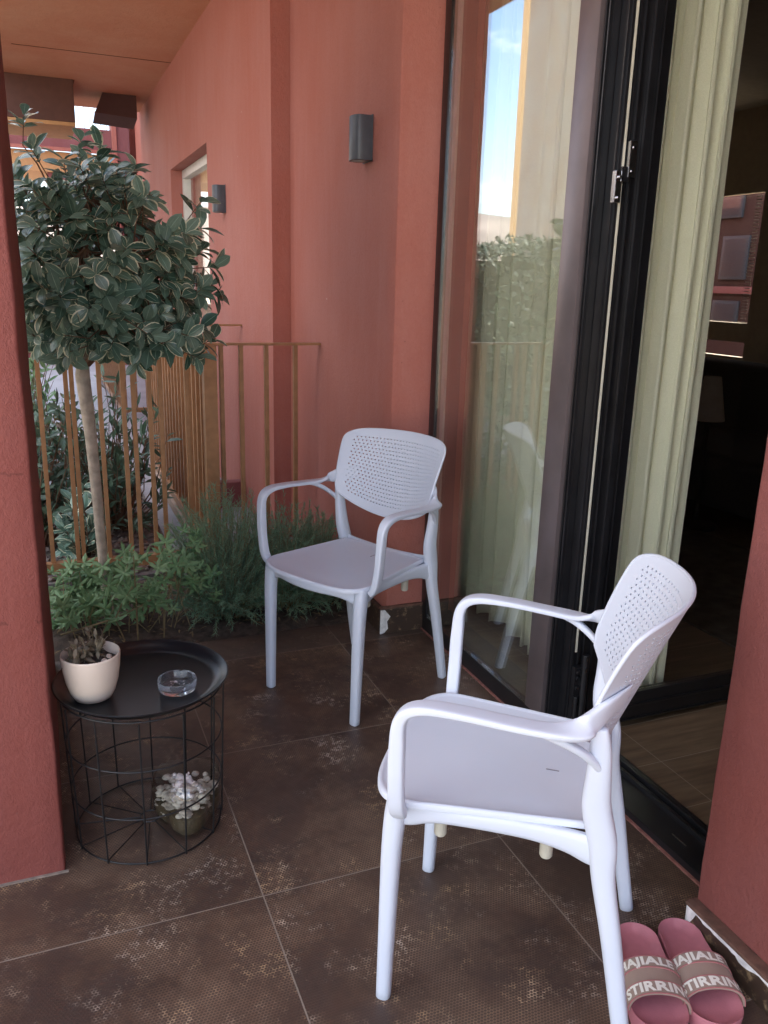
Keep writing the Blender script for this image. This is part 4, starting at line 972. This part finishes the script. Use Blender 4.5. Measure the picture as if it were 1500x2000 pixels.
# ------------------------------------------------------------------ slides with lettering
SLW = .0485
def sole_w(t):     # half width along length 0 heel .. 1 toe
    if t < 0 or t > 1: return 0
    e = (min(1, t / .16)); e2 = min(1, (1 - t) / .20)
    return (.0435 + .009 * max(0, min(1, (t - .25) / .4)) ** 1.0) * sqrt(max(0, 1 - (1 - e) ** 2)) * sqrt(max(0, 1 - (1 - e2) ** 2.2))
def strap_pt(a, y, off=0):
    """a: -1..1 across the foot, y along the slide"""
    th = a * (pi / 2) * 1.02; x = .0545 * math.copysign(abs(sin(th)) ** .9, sin(th)); z = .024 + .046 * abs(cos(th)) ** .75 * (1 - .9 * max(0, (y - .157)) )
    n_ = Vector((sin(th), 0, max(.05, cos(th)))).normalized()
    return Vector((x, y, z)) + n_ * off
def text_mesh(body, size, bold):
    cu = bpy.data.curves.new('t', 'FONT'); cu.body = body; cu.size = size; cu.offset = bold; cu.align_x = 'CENTER'; cu.align_y = 'CENTER'; cu.resolution_u = 3; cu.space_character = 1.06
    ob = bpy.data.objects.new('t', cu); COL.objects.link(ob); dg = bpy.context.evaluated_depsgraph_get(); dg.update(); me = bpy.data.meshes.new_from_object(ob.evaluated_get(dg))
    bpy.data.objects.remove(ob); bm = bmesh.new(); bm.from_mesh(me); bpy.data.meshes.remove(me)
    xs = [v.co.x for v in bm.verts]
    for i in range(-30, 31): bmesh.ops.bisect_plane(bm, geom=bm.verts[:] + bm.edges[:] + bm.faces[:], plane_co=(i * .003, 0, 0), plane_no=(1, 0, 0))
    vs = [v.co.copy() for v in bm.verts]; bm.verts.index_update(); fs = [tuple(v.index for v in f_.verts) for f_ in bm.faces]; bm.free()
    return vs, fs
def make_slide():
    rt = empty('slide_sandal', (0, 0, 0)); L = .262
    q = MB(); NT, NU = 44, 14; vs = []
    def top(t, u):
        ue = 1 - (1 - abs(u)) * min(1, t / .13) * min(1, (1 - t) / .13); cup = .010 * (max(0, (ue - .55) / .45) ** 1.6); heel = .004 * (1 - t); arch = .003 * sin(t * pi)
        return .022 + heel + arch + cup - .005 * (1 - ue * ue) + .004 * max(0, t - .85) / .15
    ts = [.0008 + .9984 * (1 - cos(pi * i / NT)) / 2 for i in range(NT + 1)]
    ts[0] = .0004; ts[-1] = .9996
    for t in ts:
        w_ = sole_w(t)
        for j in range(NU + 1): u = j / NU * 2 - 1; vs.append((u * w_, t * L, top(t, u)))
    M1 = NU + 1; fs = [(i * M1 + j, i * M1 + j + 1, (i + 1) * M1 + j + 1, (i + 1) * M1 + j) for i in range(NT) for j in range(NU)]
    bd = [i * M1 for i in range(NT + 1)] + [NT * M1 + j for j in range(1, NU + 1)] + [i * M1 + NU for i in range(NT - 1, -1, -1)] + [j for j in range(NU - 1, 0, -1)]
    b0 = len(vs); K = len(bd); c_ = Vector((0, L / 2, 0))
    for (zz, sc) in ((.022, 1.012), (.012, .985), (.0, .965)):
        for k in bd: p = Vector(vs[k]); vs.append((p.x * sc, L / 2 + (p.y - L / 2) * (1 + (sc - 1) * .5), zz if sc < 1 else p.z - .004))
    for k in range(K): fs.append((bd[k], b0 + k, b0 + (k + 1) % K, bd[(k + 1) % K]))
    for r_ in range(2):
        for k in range(K): a = b0 + r_ * K; fs.append((a + k, a + K + k, a + K + (k + 1) % K, a + (k + 1) % K))
    fs.append(tuple(b0 + 2 * K + k for k in range(K)))
    q.add(vs, fs); q.build('sole', PINKR, rt, smooth=True, fixn=True)
    def band(y0, y1, off0, off1, m, nm, par):
        q = MB(); NA_, NB = 34, 6; vs = []
        for o_ in (off0, off1):
            for i in range(NA_ + 1):
                for j in range(NB + 1): vs.append(strap_pt(-1 + 2 * i / NA_, y0 + (y1 - y0) * j / NB, o_))
        M2 = NB + 1; T = (NA_ + 1) * M2; fs = []
        for s_ in (0, 1):
            for i in range(NA_):
                for j in range(NB): a = s_ * T + i * M2 + j; fs.append((a, a + 1, a + M2 + 1, a + M2) if s_ else (a, a + M2, a + M2 + 1, a + 1))
        for i in range(NA_): a = i * M2; fs.append((a, a + M2, T + a + M2, T + a)); a = i * M2 + NB; fs.append((a, T + a, T + a + M2, a + M2))
        q.add(vs, fs); return q.build(nm, m, par, smooth=True, fixn=True)
    st_ = band(.130, .216, .0, .0035, STRAPM, 'strap', rt)
    band(.1315, .156, .0038, .0046, STRAPM, 'strap_row', st_); band(.1895, .2145, .0038, .0046, STRAPM, 'strap_row', st_)
    for yv in (.130, .1575, .1885, .216): band(yv - .0008, yv + .0008, .0036, .0052, STRAPB, 'piping', st_)
    for body, yc_, sz in (('HAJIALE C', .1440, .0262), ('STIRRING', .2020, .0280)):
        v2, f2 = text_mesh(body, sz, .0011); q = MB(); span = .079
        q.add([strap_pt(max(-1, min(1, -p.x / span)), yc_ - p.y, .0052) for p in v2], f2); q.build('lettering', LETTER, st_)
    return rt
s1 = make_slide(); s1.location = (.698, -.385, 0); s1.rotation_euler = (0, 0, atan2(-.907, -.42) - pi / 2)
tag(s1, 'pink slide sandal with white-lettered taupe strap, next to the near chair leg', 'sandal', 'pink slide sandals')
s2 = copy_tree(s1); s2.location = (.789, -.405, 0); s2.rotation_euler = (0, 0, atan2(-.935, -.35) - pi / 2)
s2['label'] = 'pink slide sandal with white-lettered strap, lying against the skirting'
